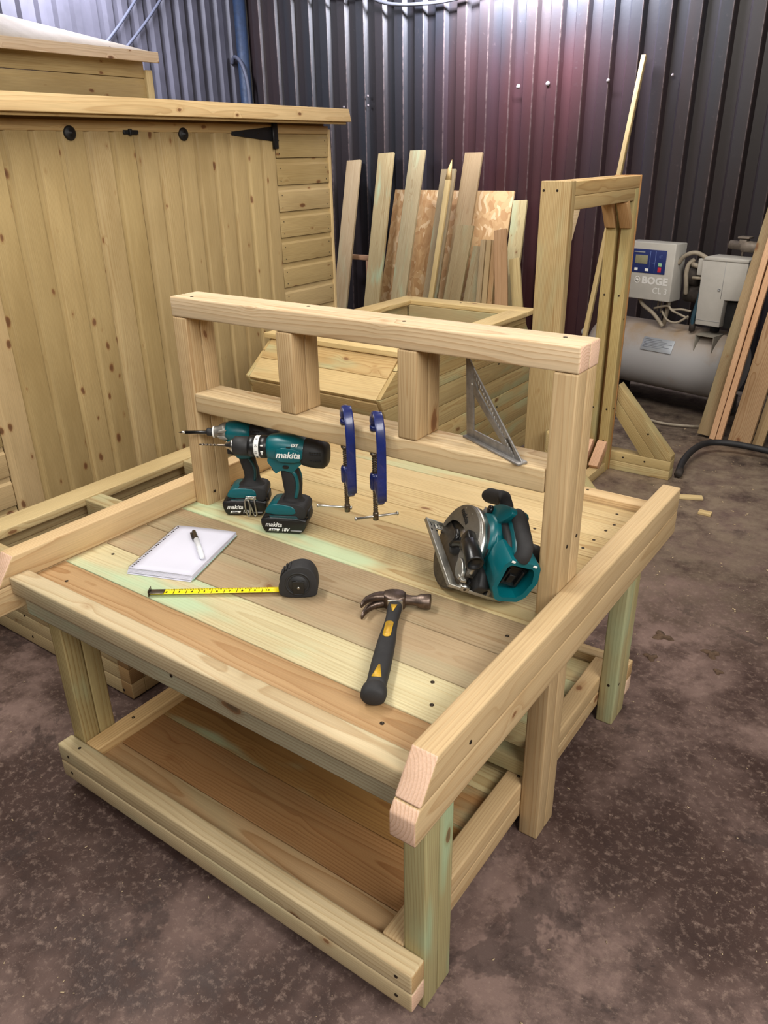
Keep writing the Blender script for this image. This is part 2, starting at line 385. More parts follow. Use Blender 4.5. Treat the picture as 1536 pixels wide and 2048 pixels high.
# ------------------------------------------------------------------ the room
def corrugated(name, a, b, H, pitch, depth, nrm, mat, top):
    """trapezoid sheet from a to b (floor points); ribs stand out along nrm"""
    a = Vector(a); b = Vector(b); d = (b-a); L = d.length; d.normalize(); nrm = Vector(nrm); bm = bmesh.new()
    pts = []; x = 0
    while x < L:
        for fx, dz in ((0, 0), (.36, 0), (.47, depth), (.86, depth), (.98, 0)): pts.append((x+fx*pitch, dz))
        x += pitch
    th = 0.0012
    for p in pts: pass
    lo = [bm.verts.new(a+d*p[0]+nrm*p[1]) for p in pts]; hi = [bm.verts.new(a+d*p[0]+nrm*p[1]+Vector((0, 0, H))) for p in pts]
    for i in range(len(pts)-1): bm.faces.new((lo[i], lo[i+1], hi[i+1], hi[i]))
    for e in bm.edges: e.smooth = False
    bmesh.ops.recalc_face_normals(bm, faces=bm.faces[:])
    ret = bmesh.ops.solidify(bm, geom=bm.faces[:], thickness=0.002)
    o = obj(name, bm, mat, smooth=False); tag(o, kind='structure'); return o
bm = bmesh.new(); add_box(bm, -4.6, 3.2, -4.0, 3.95, -0.1, 0); tag(obj('floor', bm, FLOOR), kind='structure')
corrugated('wall_back', (-4.55, 3.87, 0), (3.1, 3.87, 0), 3.1, 0.163, 0.03, (0, -1, 0), WALL, 3)
corrugated('wall_left', (-4.52, -3.9, 0), (-4.52, 3.9, 0), 3.1, 0.125, 0.03, (1, 0, 0), LWALL, 3)
bm = bmesh.new(); add_box(bm, 3.1, 3.2, -4.0, 3.95, 0, 3.1); tag(obj('wall_right', bm, CEIL), kind='structure')
bm = bmesh.new(); add_box(bm, -4.6, 3.2, -4.1, -4.0, 0, 3.1); tag(obj('wall_front', bm, CEIL), kind='structure')
bm = bmesh.new(); add_box(bm, -4.6, 3.2, -4.1, 3.95, 3.1, 3.2); tag(obj('ceiling', bm, CEIL), kind='structure')

# ------------------------------------------------------------------ screws
def disc(bm, c, n, r, h=0.0008, seg=8):
    n = Vector(n).normalized(); add_lathe(bm, [(0, r), (h, r), (h, r*0.45), (h*0.2, r*0.3)], Vector(c)-n*h*0.25, n, seg); return bm
def screws(parent, lst, r=0.0038, mat=None):
    for c, n in lst: obj('screw', disc(bmesh.new(), c, n, r), mat or SCREW, parent)

# ------------------------------------------------------------------ the workbench (front-left)
T = 0.567                      # table top height
PI1 = (196, 169, 128); PI2 = (198, 170, 128); PI3 = (198, 170, 128); GRY = (190, 172, 138); PINK = (226, 190, 164); OLV = (176, 162, 120)
bench = root('workbench', (-0.49, 0.04, 0), 'large pale timber workbench with raised back frame, tools lying on its top', 'workbench')
def tp(name, fn, mat=WOOD, label=None):
    wd = Wood(); fn(wd); return obj(name, wd.bm, mat, bench, label=label)
XL, XR = -0.982, 0.0
# top boards, front to back
seam = [-0.484, -0.377, -0.272, -0.158, -0.047, 0.066, 0.170, 0.268, 0.372, 0.48, 0.548]
tnt = [((178, 144, 102), .0), ((204, 192, 152), 1.), ((172, 150, 118), .15), ((158, 138, 108), .1), ((190, 172, 128), .9), ((194, 168, 122), .1), ((204, 178, 128), .1), ((208, 184, 136), .05), ((202, 178, 132), .3), ((188, 164, 120), .5)]
for i in range(10):
    tp('top_board', lambda wd: wd.box(XL-.001, XR, seam[i]+.0012, seam[i+1]-.0012, T-.02, T, tnt[i][0], tnt[i][1], axis=0, bev=.0022))
tp('front_rail', lambda wd: wd.box(XL, -0.001, -.506, -.4627, T-.0196, T+.019, GRY, .1, bev=.004))
tp('rear_rail', lambda wd: wd.box(XL, -0.001, .5482, .590, T-.0196, T+.019, PI2, .1, bev=.004))
tp('front_apron', lambda wd: wd.box(XL, -0.001, -.484, -.4484, .488, T-.0205, (178, 168, 140), .6, bev=.003))
tp('rear_apron', lambda wd: wd.box(XL, -0.001, .5345, .570, .488, T-.0205, OLV, .4, bev=.003))
def side_rail(x0, top, t):
    # one of the two stacked timbers of a side rail, front end sloped
    F, B = -.545, .612; sl = (.057)/(.0757)
    yz = lambda z: F+max(0, (z-(T-.0154)))*sl
    zt, zb = (T+.060, T+.0005) if top else (T-.0005, T-.060)
    pts = [(yz(zb), zb)]
    if zb < T-.0154: pts.append((F, T-.0154))
    pts += [(yz(zt), zt), (B, zt), (B, zb)]
    c = Vector((x0+.0218, 0.03, (zt+zb)/2))
    P = [(p[0]-c.y, p[1]-c.z) for p in pts]
    wd = Wood(); wd.prism(P, .0436, MYZ, c, t, .0, .0035, end=PINK); obj('side_rail', wd.bm, WOOD, bench)
side_rail(0.0, True, PI1); side_rail(0.0, False, PI1); side_rail(XL-.0436, True, PI2); side_rail(XL-.0436, False, PI3)
# the legs are pairs of timbers
def leg(x0, y0, z1, t, g=.1, name='leg'):
    wd = Wood(); wd.box(x0, x0+.0437, y0, y0+.0416, 0, z1, t, g, axis=2, bev=.004); wd.box(x0, x0+.0437, y0+.0424, y0+.084, 0, z1, t, g, axis=2, bev=.004)
    obj(name, wd.bm, WOOD, bench)
leg(XL, -.4484, .5465, (178, 160, 112), .55); leg(-.0437, -.4484, .5465, (172, 162, 118), .8)
leg(XL, .4505, .5465, OLV, .3); leg(-.0437, .4505, .5465, (176, 164, 120), .5)
leg(XL, 0, T+.4655, PI1, .0, 'back_frame_post'); leg(-.0437, 0, T+.4655, PI1, .0, 'back_frame_post')
def two(name, x0, x1, z0, z1, t, end=None):
    wd = Wood(); wd.box(x0, x1, 0, .0416, z0, z1, t, 0, bev=.004, end=end); wd.box(x0, x1, .0424, .084, z0, z1, t, 0, bev=.004, end=end); obj(name, wd.bm, WOOD, bench)
two('top_beam', XL-.001, .0015, T+.466, T+.511, (216, 192, 157), PINK)
two('middle_beam', XL+.0442, -.0442, T+.2455, T+.2913, (208, 184, 144))
for x0 in (-.6636, -.3565):
    wd = Wood(); wd.box(x0, x0+.0437, 0, .0416, T+.2916, T+.4657, PI1, 0, axis=2, bev=.004); wd.box(x0, x0+.0437, .0424, .084, T+.2916, T+.4657, PI1, 0, axis=2, bev=.004)
    obj('back_frame_stud', wd.bm, WOOD, bench)
# low shelf
def lower(y0, y1, t):
    for z0, z1, e in ((.0405, .0865, PINK), (.0875, .1338, (190, 158, 112))):
        wd = Wood(); wd.box(-.9885, 0, y0, y1, z0, z1, t, .15, bev=.005, end=e); obj('lower_rail', wd.bm, WOOD, bench)
lower(-.4886, -.4488, (198, 178, 140)); lower(.5345+.0005, .575, PI2)
for x0 in (XL+.0445, -.0895):
    for z0, z1 in ((.0445, .089), (.0895, .134)):
        wd = Wood(); wd.box(x0, x0+.045, -.448, .534, z0, z1, (206, 172, 120) if x0 < -.5 else PI2, .0, bev=.004); obj('shelf_side_rail', wd.bm, WOOD, bench)
ss = [-.448, -.385, -.262, -.15, -.04]; stt = [((178, 146, 106), .2), ((154, 114, 72), .05), ((138, 102, 56), .7), ((150, 112, 70), .4)]
def shelf(a, b, t, g): tp('shelf_board', lambda wd: wd.box(XL+.09, -.0900, a+.0008, b-.0008, .090, .1095, t, g, axis=0, bev=.0015))
for i in range(4): shelf(ss[i], ss[i+1], *stt[i])
for i, (a, b) in enumerate(((-.04, .034), (.034, .105), (.105, .21), (.21, .32), (.32, .43), (.43, .534))): shelf(a, b, ((176, 160, 118), (168, 150, 108))[i % 2], .4)
tp('cross_rail', lambda wd: wd.box(XL+.0445, -.0442, .02, .06, .136, .178, OLV, .3, bev=.003))
tp('corner_brace', lambda wd: wd.beam((-.050, .042, .34), (-.20, .042, .50), (0, 0, 1), .045, .04, OLV, .5, end=OLV))
tp('corner_brace', lambda wd: wd.beam((XL+.050, .042, .34), (XL+.20, .042, .50), (0, 0, 1), .045, .04, OLV, .5, end=OLV))
sc = []
for x in (-.951, -.032): sc += [((x, -.4890, .112), (0, -1, 0)), ((x, -.4890, .064), (0, -1, 0))]
sc += [((-.93, -.4488-.02, .134), (0, 0, 1)), ((-.915, -.33, .134), (0, 0, 1)), ((-.06, .02, .134), (0, 0, 1))]
for x, y in ((-.93, .02), (-.62, .06), (-.36, .03), (-.05, .055)): sc.append(((x, y, T+.5112), (0, 0, 1)))
for x, y in ((-.065, .10), (-.07, .15), (-.06, .21), (-.07, .30), (-.065, .35), (-.06, .41), (-.055, .45), (-.07, .51), (-.10, -.42), (-.06, -.34), (-.09, -.29), (-.92, -.30), (-.90, -.43), (-.05, -.10), (-.3, .40), (-.2, .33)):
    sc.append(((x, y, T+.0002), (0, 0, 1)))
sc += [((.0002, .02, T+.145), (1, 0, 0)), ((.0002, .062, T+.15), (1, 0, 0)), ((-.17, .57, T+.0192), (0, 0, 1)), ((-.5, .57, T+.0192), (0, 0, 1)), ((.0438, -.4, T+.02), (1, 0, 0)), ((-.0005+.0003, .47, .12), (1, 0, 0)), ((-.93, .02, T+.035), (1, 0, 0))]
sc += [((-.02, -.0003, .43), (0, -1, 0)), ((-.02, .4503, .42), (0, -1, 0)), ((-.02, .4503, .12), (0, -1, 0)), ((-.96, -.4843, .527), (0, -1, 0)), ((-.52, -.4843, .52), (0, -1, 0))]
screws(bench, sc)

# ------------------------------------------------------------------ planter box at the left of the bench
pb = root('planter_box', (-1.49, .5, 0), 'low stacked-timber planter frame with a cross bar, between the bench and the shed', 'planter')
def pp(name, fn):
    wd = Wood(); fn(wd); return obj(name, wd.bm, WOOD, pb)
PX0, PX1, PY0, PY1 = -1.855, -1.122, -.19, .93
for k in range(6):
    z0 = .004+k*.0485; z1 = z0+.0478; t = random.choice([(204, 184, 140), (198, 176, 132), (190, 170, 128)])
    pp('front_board', lambda wd: wd.box(PX0, PX1-.046, PY0, PY0+.044, z0, z1, t, .1, axis=0, bev=.003))
    pp('corner_block', lambda wd: wd.box(PX1-.0455, PX1, PY0, PY0+.044, z0, z1, (186, 152, 104) if k % 2 else (198, 170, 124), .0, axis=0 if k % 2 else 1, bev=.003, end=(170, 136, 92)))
    pp('side_board', lambda wd: wd.box(PX1-.044, PX1, PY0+.0445, PY1-.0445, z0, z1, (178, 150, 106), .1, axis=1, bev=.003))
    pp('side_board', lambda wd: wd.box(PX0, PX0+.044, PY0+.0445, PY1-.0445, z0, z1, (186, 166, 124), .2, axis=1, bev=.003))
    pp('rear_board', lambda wd: wd.box(PX0, PX1, PY1-.044, PY1, z0, z1, t, .1, axis=0, bev=.003))
for x0 in (PX0-.004, PX1-.088): pp('rim_rail', lambda wd: wd.box(x0, x0+.096, PY0-.004, PY1+.004, .296, .325, (208, 186, 138), .0, bev=.004))
pp('cross_bar', lambda wd: wd.box(PX0+.0925, PX1-.0885, .17, .235, .262, .320, (192, 176, 134), .3, bev=.003))
pp('cross_bar', lambda wd: wd.box(PX0+.0925, PX1-.0885, .60, .665, .262, .320, (192, 176, 134), .3, bev=.003))
screws(pb, [((-1.77, PY0-.0003, .125), (0, -1, 0)), ((-1.62, PY0-.0003, .10), (0, -1, 0)), ((-1.6, PY0-.0003, .03), (0, -1, 0)), ((-1.16, PY0-.0003, .02), (0, -1, 0))], .0045)

# ------------------------------------------------------------------ sheds
def vboards(wd, x, y0, y1, z0, z1, pitch, tcols, step=.006):
    y = y0
    while y < y1-.01:
        ye = min(y+pitch, y1); c = random.choice(tcols)
        # shiplap board: thin lip and thick face
        P = [(y+.001, 0), (y+.001, .009), (y+.022, .009), (y+.030, .016), (ye-.001, .016), (ye-.001, 0)]
        P = [(p[1]-.008, p[0]-(y+ye)/2) for p in P]
        M = Matrix(((0, 1, 0), (0, 0, 1), (1, 0, 0)))   # local x->Z, y->X, z->Y   (grain up)
        tb = bmesh.new(); h = z1-z0
        a = [tb.verts.new((-h/2, p[0], p[1])) for p in P]; b = [tb.verts.new((h/2, p[0], p[1])) for p in P]
        tb.faces.new(a); tb.faces.new(b[::-1])
        for i in range(len(P)): tb.faces.new((a[i], b[i], b[(i+1) % len(P)], a[(i+1) % len(P)]))
        wd.add(tb, M, (x+.008, (y+ye)/2, (z0+z1)/2), c, 0, .0012)
        y = ye
def hboards(wd, x, y0, y1, z0, z1, pitch, tcols):
    z = z1
    while z > z0+.01:
        zb = max(z-pitch, z0); c = random.choice(tcols)
        P = [(zb+.001, 0), (zb+.001, .016), (z-.032, .016), (z-.022, .009), (z-.001, .009), (z-.001, 0)]
        tb = bmesh.new(); L = y1-y0; zc = (z+zb)/2
        a = [tb.verts.new((-L/2, p[1]-.008, p[0]-zc)) for p in P]; b = [tb.verts.new((L/2, p[1]-.008, p[0]-zc)) for p in P]
        tb.faces.new(a); tb.faces.new(b[::-1])
        for i in range(len(P)): tb.faces.new((a[i], b[i], b[(i+1) % len(P)], a[(i+1) % len(P)]))
        M = Matrix(((0, 1, 0), (1, 0, 0), (0, 0, 1)))   # local x->Y, y->X, z->Z
        wd.add(tb, M, (x+.008, (y0+y1)/2, zc), c, 0, .0012)
        z = zb
SH = [(190, 166, 120), (182, 158, 110), (196, 170, 126), (178, 154, 106)]
shed = root('storage_shed', (-2.8, 1.1, 0), 'low pale pine shed with vertical-boarded doors and black hinge', 'shed')
def sp_(name, fn, par=None, mat=WOODSHED):
    wd = Wood(); fn(wd); return obj(name, wd.bm, mat, par or shed)
FX = -2.4
d1 = sp_('door', lambda wd: vboards(wd, FX-.012, .262, 1.078, .055, 1.475, .1165, SH))
d2 = sp_('door', lambda wd: vboards(wd, FX-.012, 1.082, 1.917, .055, 1.475, .1043, [(190, 166, 118), (182, 158, 112)]))
sp_('front_panel', lambda wd: hboards(wd, FX-.012, 1.923, 2.325, .05, 1.478, .1245, SH))
sp_('front_panel', lambda wd: hboards(wd, FX-.012, -.15, .257, .05, 1.478, .1245, SH))
sp_('corner_trim', lambda wd: wd.box(FX-.03, FX+.008, 2.326, 2.345, .03, 1.485, (222, 196, 146), 0, axis=2))
sp_('side_panel', lambda wd: wd.box(FX-.78, FX-.031, 2.310, 2.335, .05, 1.478, (190, 160, 110), 0, axis=0))
sp_('side_panel', lambda wd: wd.box(FX-.78, FX-.013, -.17, -.15, .05, 1.478, (190, 160, 110), 0, axis=0))
sp_('back_panel', lambda wd: wd.box(FX-.80, FX-.781, -.17, 2.335, .05, 1.60, (190, 160, 110), 0, axis=1))
sp_('floor_bearer', lambda wd: wd.box(FX-.75, FX-.02, -.15, 2.30, .0, .05, (120, 104, 78), .3, axis=1))
sp_('head_rail', lambda wd: wd.box(FX-.045, FX-.014, -.15, 2.32, 1.479, 1.515, (176, 146, 100), 0, axis=1))
# roof: fascia with a splayed end, soffit
def roof(wd, x0, x1, y0, y1, z0, z1, t, rise):
    P = [(x1, z0), (x1, z1), (x0, z1+rise), (x0, z0+rise)]
    tb = bmesh.new(); L = (y1-y0)
    a = [tb.verts.new((-L/2, p[0]-x1, p[1]-z0)) for p in P]; b = [tb.verts.new((L/2, p[0]-x1, p[1]-z0)) for p in P]
    tb.faces.new(a); tb.faces.new(b[::-1])
    for i in range(4): tb.faces.new((a[i], b[i], b[(i+1) % 4], a[(i+1) % 4]))
    wd.add(tb, Matrix(((0, 1, 0), (1, 0, 0), (0, 0, 1))), (x1, (y0+y1)/2, z0), t, 0, .003)
sp_('roof', lambda wd: roof(wd, FX-.84, FX+.098, -.2, 2.370, 1.505, 1.530, (206, 176, 122), .09))
sp_('fascia', lambda wd: wd.prism([(-1.285, -.030), (-1.285, .030), (1.268, .030), (1.288, -.030)], .02, MYZ, (FX+.109, 1.1, 1.547), (226, 196, 146), 0, .003, end=(226, 196, 146)))
sp_('roof_trim', lambda wd: wd.box(FX-.014, FX+.006, -.15, 2.33, 1.462, 1.500, (196, 166, 116), 0, axis=1))
# black furniture on the doors
for yy in (.783, 1.341):
    bm = bmesh.new(); add_lathe(bm, [(0, .026), (.006, .026), (.010, .020), (.011, .006), (.02, .005)], (FX+.004, yy, 1.455), (1, 0, 0), 24); obj('vent_cover', bm, HING, d1 if yy < 1 else d2)
bm = bmesh.new(); add_box(bm, FX+.004, FX+.012, 1.028, 1.10, 1.452, 1.468, .002); add_box(bm, FX+.010, FX+.022, 1.05, 1.062, 1.448, 1.472, .002); obj('latch', bm, HING, shed)
bm = bmesh.new()
add_prism(bm, [(1.628, 1.452), (1.628, 1.468), (1.90, 1.492), (1.90, 1.428)], FX+.004, FX+.009, .001, plane='yz')
add_box(bm, FX+.004, FX+.014, 1.905, 1.935, 1.395, 1.510, .002)
add_lathe(bm, [(0, .006), (.115, .006)], (FX+.012, 1.902, 1.395), (0, 0, 1), 10); obj('strap_hinge', bm, HING, d2)
for yy, zz in ((1.70, 1.459), (1.80, 1.462), (1.87, 1.475), (1.92, 1.50), (1.92, 1.41)): obj('hinge_screw', disc(bmesh.new(), (FX+.0095+(.005 if yy > 1.9 else 0), yy, zz), (1, 0, 0), .004), SCREW, shed)
bm = bmesh.new(); add_box(bm, FX+.004, FX+.03, .165, .235, .05, .085, .003); add_box(bm, FX+.004, FX+.012, .18, .42, .045, .062, .002); obj('strap_hinge', bm, HING, shed)
sc = []
for k in range(11):
    z = 1.478-.1245*k
    for yy in (1.945, 2.30):
        for dz in (.035+.012, .105): sc.append(((FX+.0042, yy, z-dz), (1, 0, 0)))
screws(shed, sc[:40], .003)

s2 = root('garden_shed', (-4.0, 1.0, 0), 'taller pine shed behind, its pale pitched roof showing over the low shed', 'shed')
sp_('wall_panel', lambda wd: hboards(wd, -3.416, -.3, 2.0, .05, 1.88, .12, SH), s2)
sp_('side_panel', lambda wd: wd.box(-4.25, -3.418, 1.985, 2.005, .05, 1.88, (196, 166, 116), 0, axis=0), s2)
sp_('corner_trim', lambda wd: wd.box(-3.43, -3.385, 2.001, 2.045, .03, 1.80, (218, 196, 146), 0, axis=2), s2)
sp_('fascia', lambda wd: wd.box(-3.325, -3.305, -.4, 2.035, 1.829, 1.880, (230, 206, 176), 0, axis=1), s2)
def hip(wd):
    tb = bmesh.new(); y0, y1, x0, x1, z, zr = -.4, 2.035, -4.35, -3.326, 1.878, 2.10
    v = [tb.verts.new(p) for p in ((x1, y0, z), (x1, y1, z), (x0, y1, z), (x0, y0, z), (-3.84, -.1, zr), (-3.84, 1.0, zr), (x1, y0, z-.03), (x1, y1, z-.03), (x0, y1, z-.03), (x0, y0, z-.03))]
    for f in ((0, 1, 5, 4), (1, 2, 5), (2, 3, 4, 5), (3, 0, 4), (0, 6, 7, 1), (1, 7, 8, 2), (2, 8, 9, 3), (3, 9, 6, 0), (9, 8, 7, 6)): tb.faces.new([v[i] for i in f])
    wd.add(tb, Matrix.Identity(3), (0, 0, 0), (228, 214, 196), 0, 0)
sp_('roof', hip, s2)

# ------------------------------------------------------------------ tower planter behind the bench
tw = root('tiered_planter', (-1.44, 1.6, 0), 'pale boarded planter with angled sides and open square top behind the bench', 'planter')
def hexside(x, t0):
    # stacked cladding courses, side outline widest at z .55
    def yr(z):
        if z > .56: k = (z-.56)/(.68-.56); return .985+k*.158, 2.215-k*.09
        k = (.56-z)/.56; return .985+min(k*4, 1)*.045+k*.1, 2.215+k*.03
    z = .02
    while z < .675:
        z2 = min(z+.0825, .68) if z < .55-.083 or z >= .555 else .56
        if z2-z < .01: z2 = z+.02
        a0, b0 = yr(z+.001); a1, b1 = yr(z2-.001)
        wd = Wood(); yc = (a0+b0)/2; zc = (z+z2)/2
        wd.prism([(a0-yc, z+.001-zc), (b0-yc, z+.001-zc), (b1-yc, z2-.001-zc), (a1-yc, z2-.001-zc)], .018, MYZ, (x, yc, zc), random.choice([(198, 172, 120), (190, 164, 112), (184, 162, 114)]), .45, .002)
        obj('side_board', wd.bm, WOOD, tw); z = z2
hexside(-1.125, 0); hexside(-1.775, 0)
def fb(y0, z0, y1, z1, t, th=.018, g=.35):
    wd = Wood(); wd.beam((-1.765, (y0+y1)/2, (z0+z1)/2), (-1.135, (y0+y1)/2, (z0+z1)/2), (0, y1-y0, z1-z0), math.hypot(y1-y0, z1-z0), th, t, g, .002); obj('front_board', wd.bm, WOOD, tw)
fb(.992, .552, 1.066, .614, (204, 178, 128), g=.2); fb(1.067, .615, 1.142, .677, (196, 166, 114), g=.6)
fb(1.000, .545, 1.028, .47, (176, 150, 104)); fb(1.028, .468, 1.045, .39, (170, 146, 104)); fb(1.045, .388, 1.06, .30, (164, 140, 100))
for k in range(3): fb(1.06+.01*k, .298-.095*k, 1.07+.01*k, .205-.095*k, (164, 140, 100))
for k in range(7): 
    z = .02+k*.094; fb(2.2, z, 2.2-.008*k*.5, z+.092, (170, 146, 104))
RT = (222, 196, 142)
for nm, fn in (('rim_board', lambda wd: wd.box(-1.80, -1.075, 2.075, 2.175, .684, .706, RT, 0, axis=0, bev=.003)), ('rim_board', lambda wd: wd.box(-1.80, -1.075, 1.128, 1.215, .684, .706, RT, 0, axis=0, bev=.003)),
               ('rim_board', lambda wd: wd.box(-1.80, -1.705, 1.216, 2.074, .684, .706, RT, 0, axis=1, bev=.003)), ('rim_board', lambda wd: wd.box(-1.17, -1.075, 1.216, 2.074, .684, .706, RT, 0, axis=1, bev=.003))):
    wd = Wood(); fn(wd); obj(nm, wd.bm, WOOD, tw)
for nm, a in (('inner_lining', (-1.715, -1.16, 2.065, 2.085, .35, .683)), ('inner_lining', (-1.73, -1.715, 1.216, 2.06, .35, .683)), ('inner_lining', (-1.16, -1.145, 1.216, 2.06, .35, .683)), ('inner_lining', (-1.715, -1.16, 1.198, 1.214, .35, .683)), ('inner_floor', (-1.71, -1.165, 1.216, 2.06, .33, .348))):
    wd = Wood(); wd.box(*a, (176, 158, 118), .2, bev=.002); obj(nm, wd.bm, WOOD, tw)
screws(tw, [((-1.45, 2.125, .7062), (0, 0, 1)), ((-1.1158, 1.9, .5), (1, 0, 0)), ((-1.1158, 1.9, .3), (1, 0, 0))], .005)

# ------------------------------------------------------------------ arched doorway frame on feet
af = root('arch_frame', (-.72, 1.85, 0), 'upright timber door frame with braced top corners and triangular feet', 'timber frame')
def ap(name, fn, par=None):
    wd = Wood(); fn(wd); return obj(name, wd.bm, WOOD, par or af)
AX = -.66
for xx in (AX-.045, AX-.109):
    ap('upright', lambda wd: wd.box(xx, xx+.0435, 2.132, 2.176, .0, 1.2215, (186, 164, 110), .25, axis=2))
ap('upright', lambda wd: wd.box(AX-.112, AX-.001, 1.480, 1.522, .0, 1.270, (186, 162, 116), .2, axis=2))
for xx in (AX-.045, AX-.109):
    ap('head_rail', lambda wd: wd.box(xx, xx+.0435, 1.5225, 2.176, 1.2635 if 0 else 1.222, 1.268, (200, 168, 116), .05, axis=1))
    ap('head_rail', lambda wd: wd.box(xx, xx+.0435, 1.5225, 2.1315, 1.176, 1.2215, (196, 168, 118), .1, axis=1))
    ap('corner_brace', lambda wd: wd.beam((xx+.0217, 2.135, 1.07), (xx+.0217, 2.060, 1.178), (0, 1, 0), .03, .0435, (200, 160, 112), 0, end=(190, 150, 104), cut0=-.012))
    ap('corner_brace', lambda wd: wd.prism([(-.026, .050), (.026, .050), (-.026, -.050)], .0435, MYZ, (xx+.0217, 1.549, 1.1255), (222, 196, 156), 0, .001))
    ap('sill_rail', lambda wd: wd.box(xx, xx+.0435, 1.5225, 2.1315, .0, .045, (198, 172, 124), .1, axis=1))
    ap('corner_brace', lambda wd: wd.beam((xx+.0217, 2.134, .14), (xx+.0217, 2.04, .048), (0, 1, -1), .04, .0435, (214, 172, 140), 0, end=(214, 172, 140)))
ap('edge_strip', lambda wd: wd.box(AX-.112, AX+.002, 2.1765, 2.186, .0, 1.27, (178, 134, 84), 0, axis=2))
def foot(y0, dy):
    ya, yb = min(y0, y0+dy), max(y0, y0+dy)
    ap('foot_rail', lambda wd: wd.box(AX-.14, -.385, ya, yb, .0, .0445, (196, 176, 128), .2, axis=0))
    ap('foot_rail', lambda wd: wd.box(AX-.14, -.385, ya, yb, .045, .0895, (190, 168, 118), .2, axis=0))
    ym = (ya+yb)/2
    def br(P, d0, d1, t):
        L = Vector((d1[0]-d0[0], 0, d1[1]-d0[1])).normalized(); Wv = Vector((0, 1, 0)).cross(L); M = Matrix((L, Wv, L.cross(Wv))).transposed(); c = Vector((d0[0], ym, d0[1]))
        ap('foot_brace', lambda wd: wd.prism([((Vector((p[0], ym, p[1]))-c).dot(L), (Vector((p[0], ym, p[1]))-c).dot(Wv)) for p in P], abs(dy)*.98, M, c, t, .2, .0015))
    br([(-.6585, .405), (-.386, .112), (-.386, .0902), (-.452, .0902), (-.6585, .336)], (-.6585, .37), (-.42, .10), (186, 164, 116))
    br([(-.6585, .334), (-.454, .0902), (-.522, .0902), (-.6585, .262)], (-.6585, .30), (-.49, .10), (182, 160, 110))
foot(2.187, .06); foot(1.479, -.06)
sc = [((AX+.0002, 2.16, z), (1, 0, 0)) for z in (.3, .7)]
sc += [((-.76, 1.4798, 1.24), (0, -1, 0)), ((-.71, 1.4798, 1.24), (0, -1, 0))]
for x in (AX-.023, AX-.087):
    for z in (.30, .80, .15): sc.append(((x, 2.1318, z), (0, -1, 0)))
sc += [((-.6, 2.1868, .067), (0, -1, 0)), ((-.5, 2.1868, .067), (0, -1, 0)), ((-.5, 2.1868, .20), (0, -1, 0))]
screws(af, sc, .0045)

# ------------------------------------------------------------------ timber leaning on the back wall
def lean(name, xt, zt, xb, wd_, th, t, label, g=.2, yt=3.80, yb=3.40, cat='board', grp=None, mat=WOOD, end=None, spike=0, p0=None):
    W = Wood(); P0 = Vector(p0 or (xb, yb, 0.0)); P1 = Vector((xt, yt, zt))
    d = (P1-P0).normalized(); up = d.cross(Vector((1, 0, 0))).normalized()
    n = Vector((1, 0, 0))
    dz = abs(n.cross(d).normalized().z)*th/2
    P0 = P0+Vector((0, 0, abs(d.x)*wd_/2+dz+.001)); 
    W.beam(P0, P1, (1, 0, 0), wd_, th, t, g, .002, end=end)
    o = obj(name, W.bm, mat, None, origin=(xb, P0.y, 0)); tag(o, label, cat, grp); return o
def ln(xt, zt, yt, xb, yb, wd_, label, t, g=.2, th=.02, name='leaning_board', cat='board'): return lean(name, xt, zt, xb, wd_, th, t, label, g, yt=yt, yb=yb, cat=cat)
ln(-3.355, 1.324, 3.804, -3.291, 3.42, .125, 'leftmost tall plank leaning on the dark wall beside the low shed', (172, 150, 114))
ln(-3.043, 1.368, 3.777, -2.966, 3.38, .132, 'tall greenish plank with dark knots, second from the shed', (176, 158, 114), .8)
ln(-2.751, 1.382, 3.741, -2.727, 3.34, .122, 'tall plank leaning in front of the left half of the strand board', (172, 156, 118), .5)
ln(-2.479, 1.262, 3.706, -2.469, 3.34, .112, 'grey-brown plank behind the pointed stake, mid stack', (154, 136, 102), .3)
ln(-2.306, 1.360, 3.734, -2.300, 3.34, .132, 'wide tall plank with slanted top, just right of the pointed stake', (162, 138, 102), .1)
# broken off pointed stake
W = Wood(); P0 = Vector((-2.418, 3.272, .014)); P1 = Vector((-2.430, 3.616, 1.20)); W.beam(P0, P1, (1, 0, 0), .036, .022, (206, 180, 124), .1)
tb = bmesh.new(); a = [tb.verts.new(p) for p in ((0, -.018, -.011), (0, .018, -.011), (0, .018, .011), (0, -.018, .011))]; tip = tb.verts.new((.13, .006, 0)); mid = [tb.verts.new(p) for p in ((.06, -.015, -.008), (.05, .010, -.010), (.07, .012, .007), (.055, -.012, .008))]
tb.faces.new(a[::-1])
for i in range(4): tb.faces.new((a[i], a[(i+1) % 4], mid[(i+1) % 4], mid[i])); tb.faces.new((mid[i], mid[(i+1) % 4], tip))
L = (P1-P0).normalized(); Wv = Vector((1, 0, 0)); Wv = (Wv-L*Wv.dot(L)).normalized(); W.add(tb, Matrix((L, Wv, L.cross(Wv))).transposed(), P1, (222, 190, 130), 0, 0)
tag(obj('pointed_stake', W.bm, WOOD, None, origin=(-2.418, 3.27, 0)), 'thin stake with a splintered pointed top leaning among the planks', 'stake')
ln(-2.251, .928, 3.549, -2.273, 3.28, .128, 'mid-height plank lying over the foot of the wide tall plank', (164, 144, 104), .2)
ln(-2.107, .805, 3.504, -2.135, 3.27, .100, 'short light plank in front of the strand board, left of the thin strips', (164, 146, 108), .3)
for k in range(3):
    ln(-2.071+.042*k, .850, 3.477, -1.985+.042*k, 3.23, .034, ['leftmost', 'middle', 'rightmost'][k]+' of three short thin strips leaning at the strand board edge', [(178, 156, 118), (186, 160, 116), (196, 158, 110)][k], .4, .026, 'leaning_strip', 'strip')
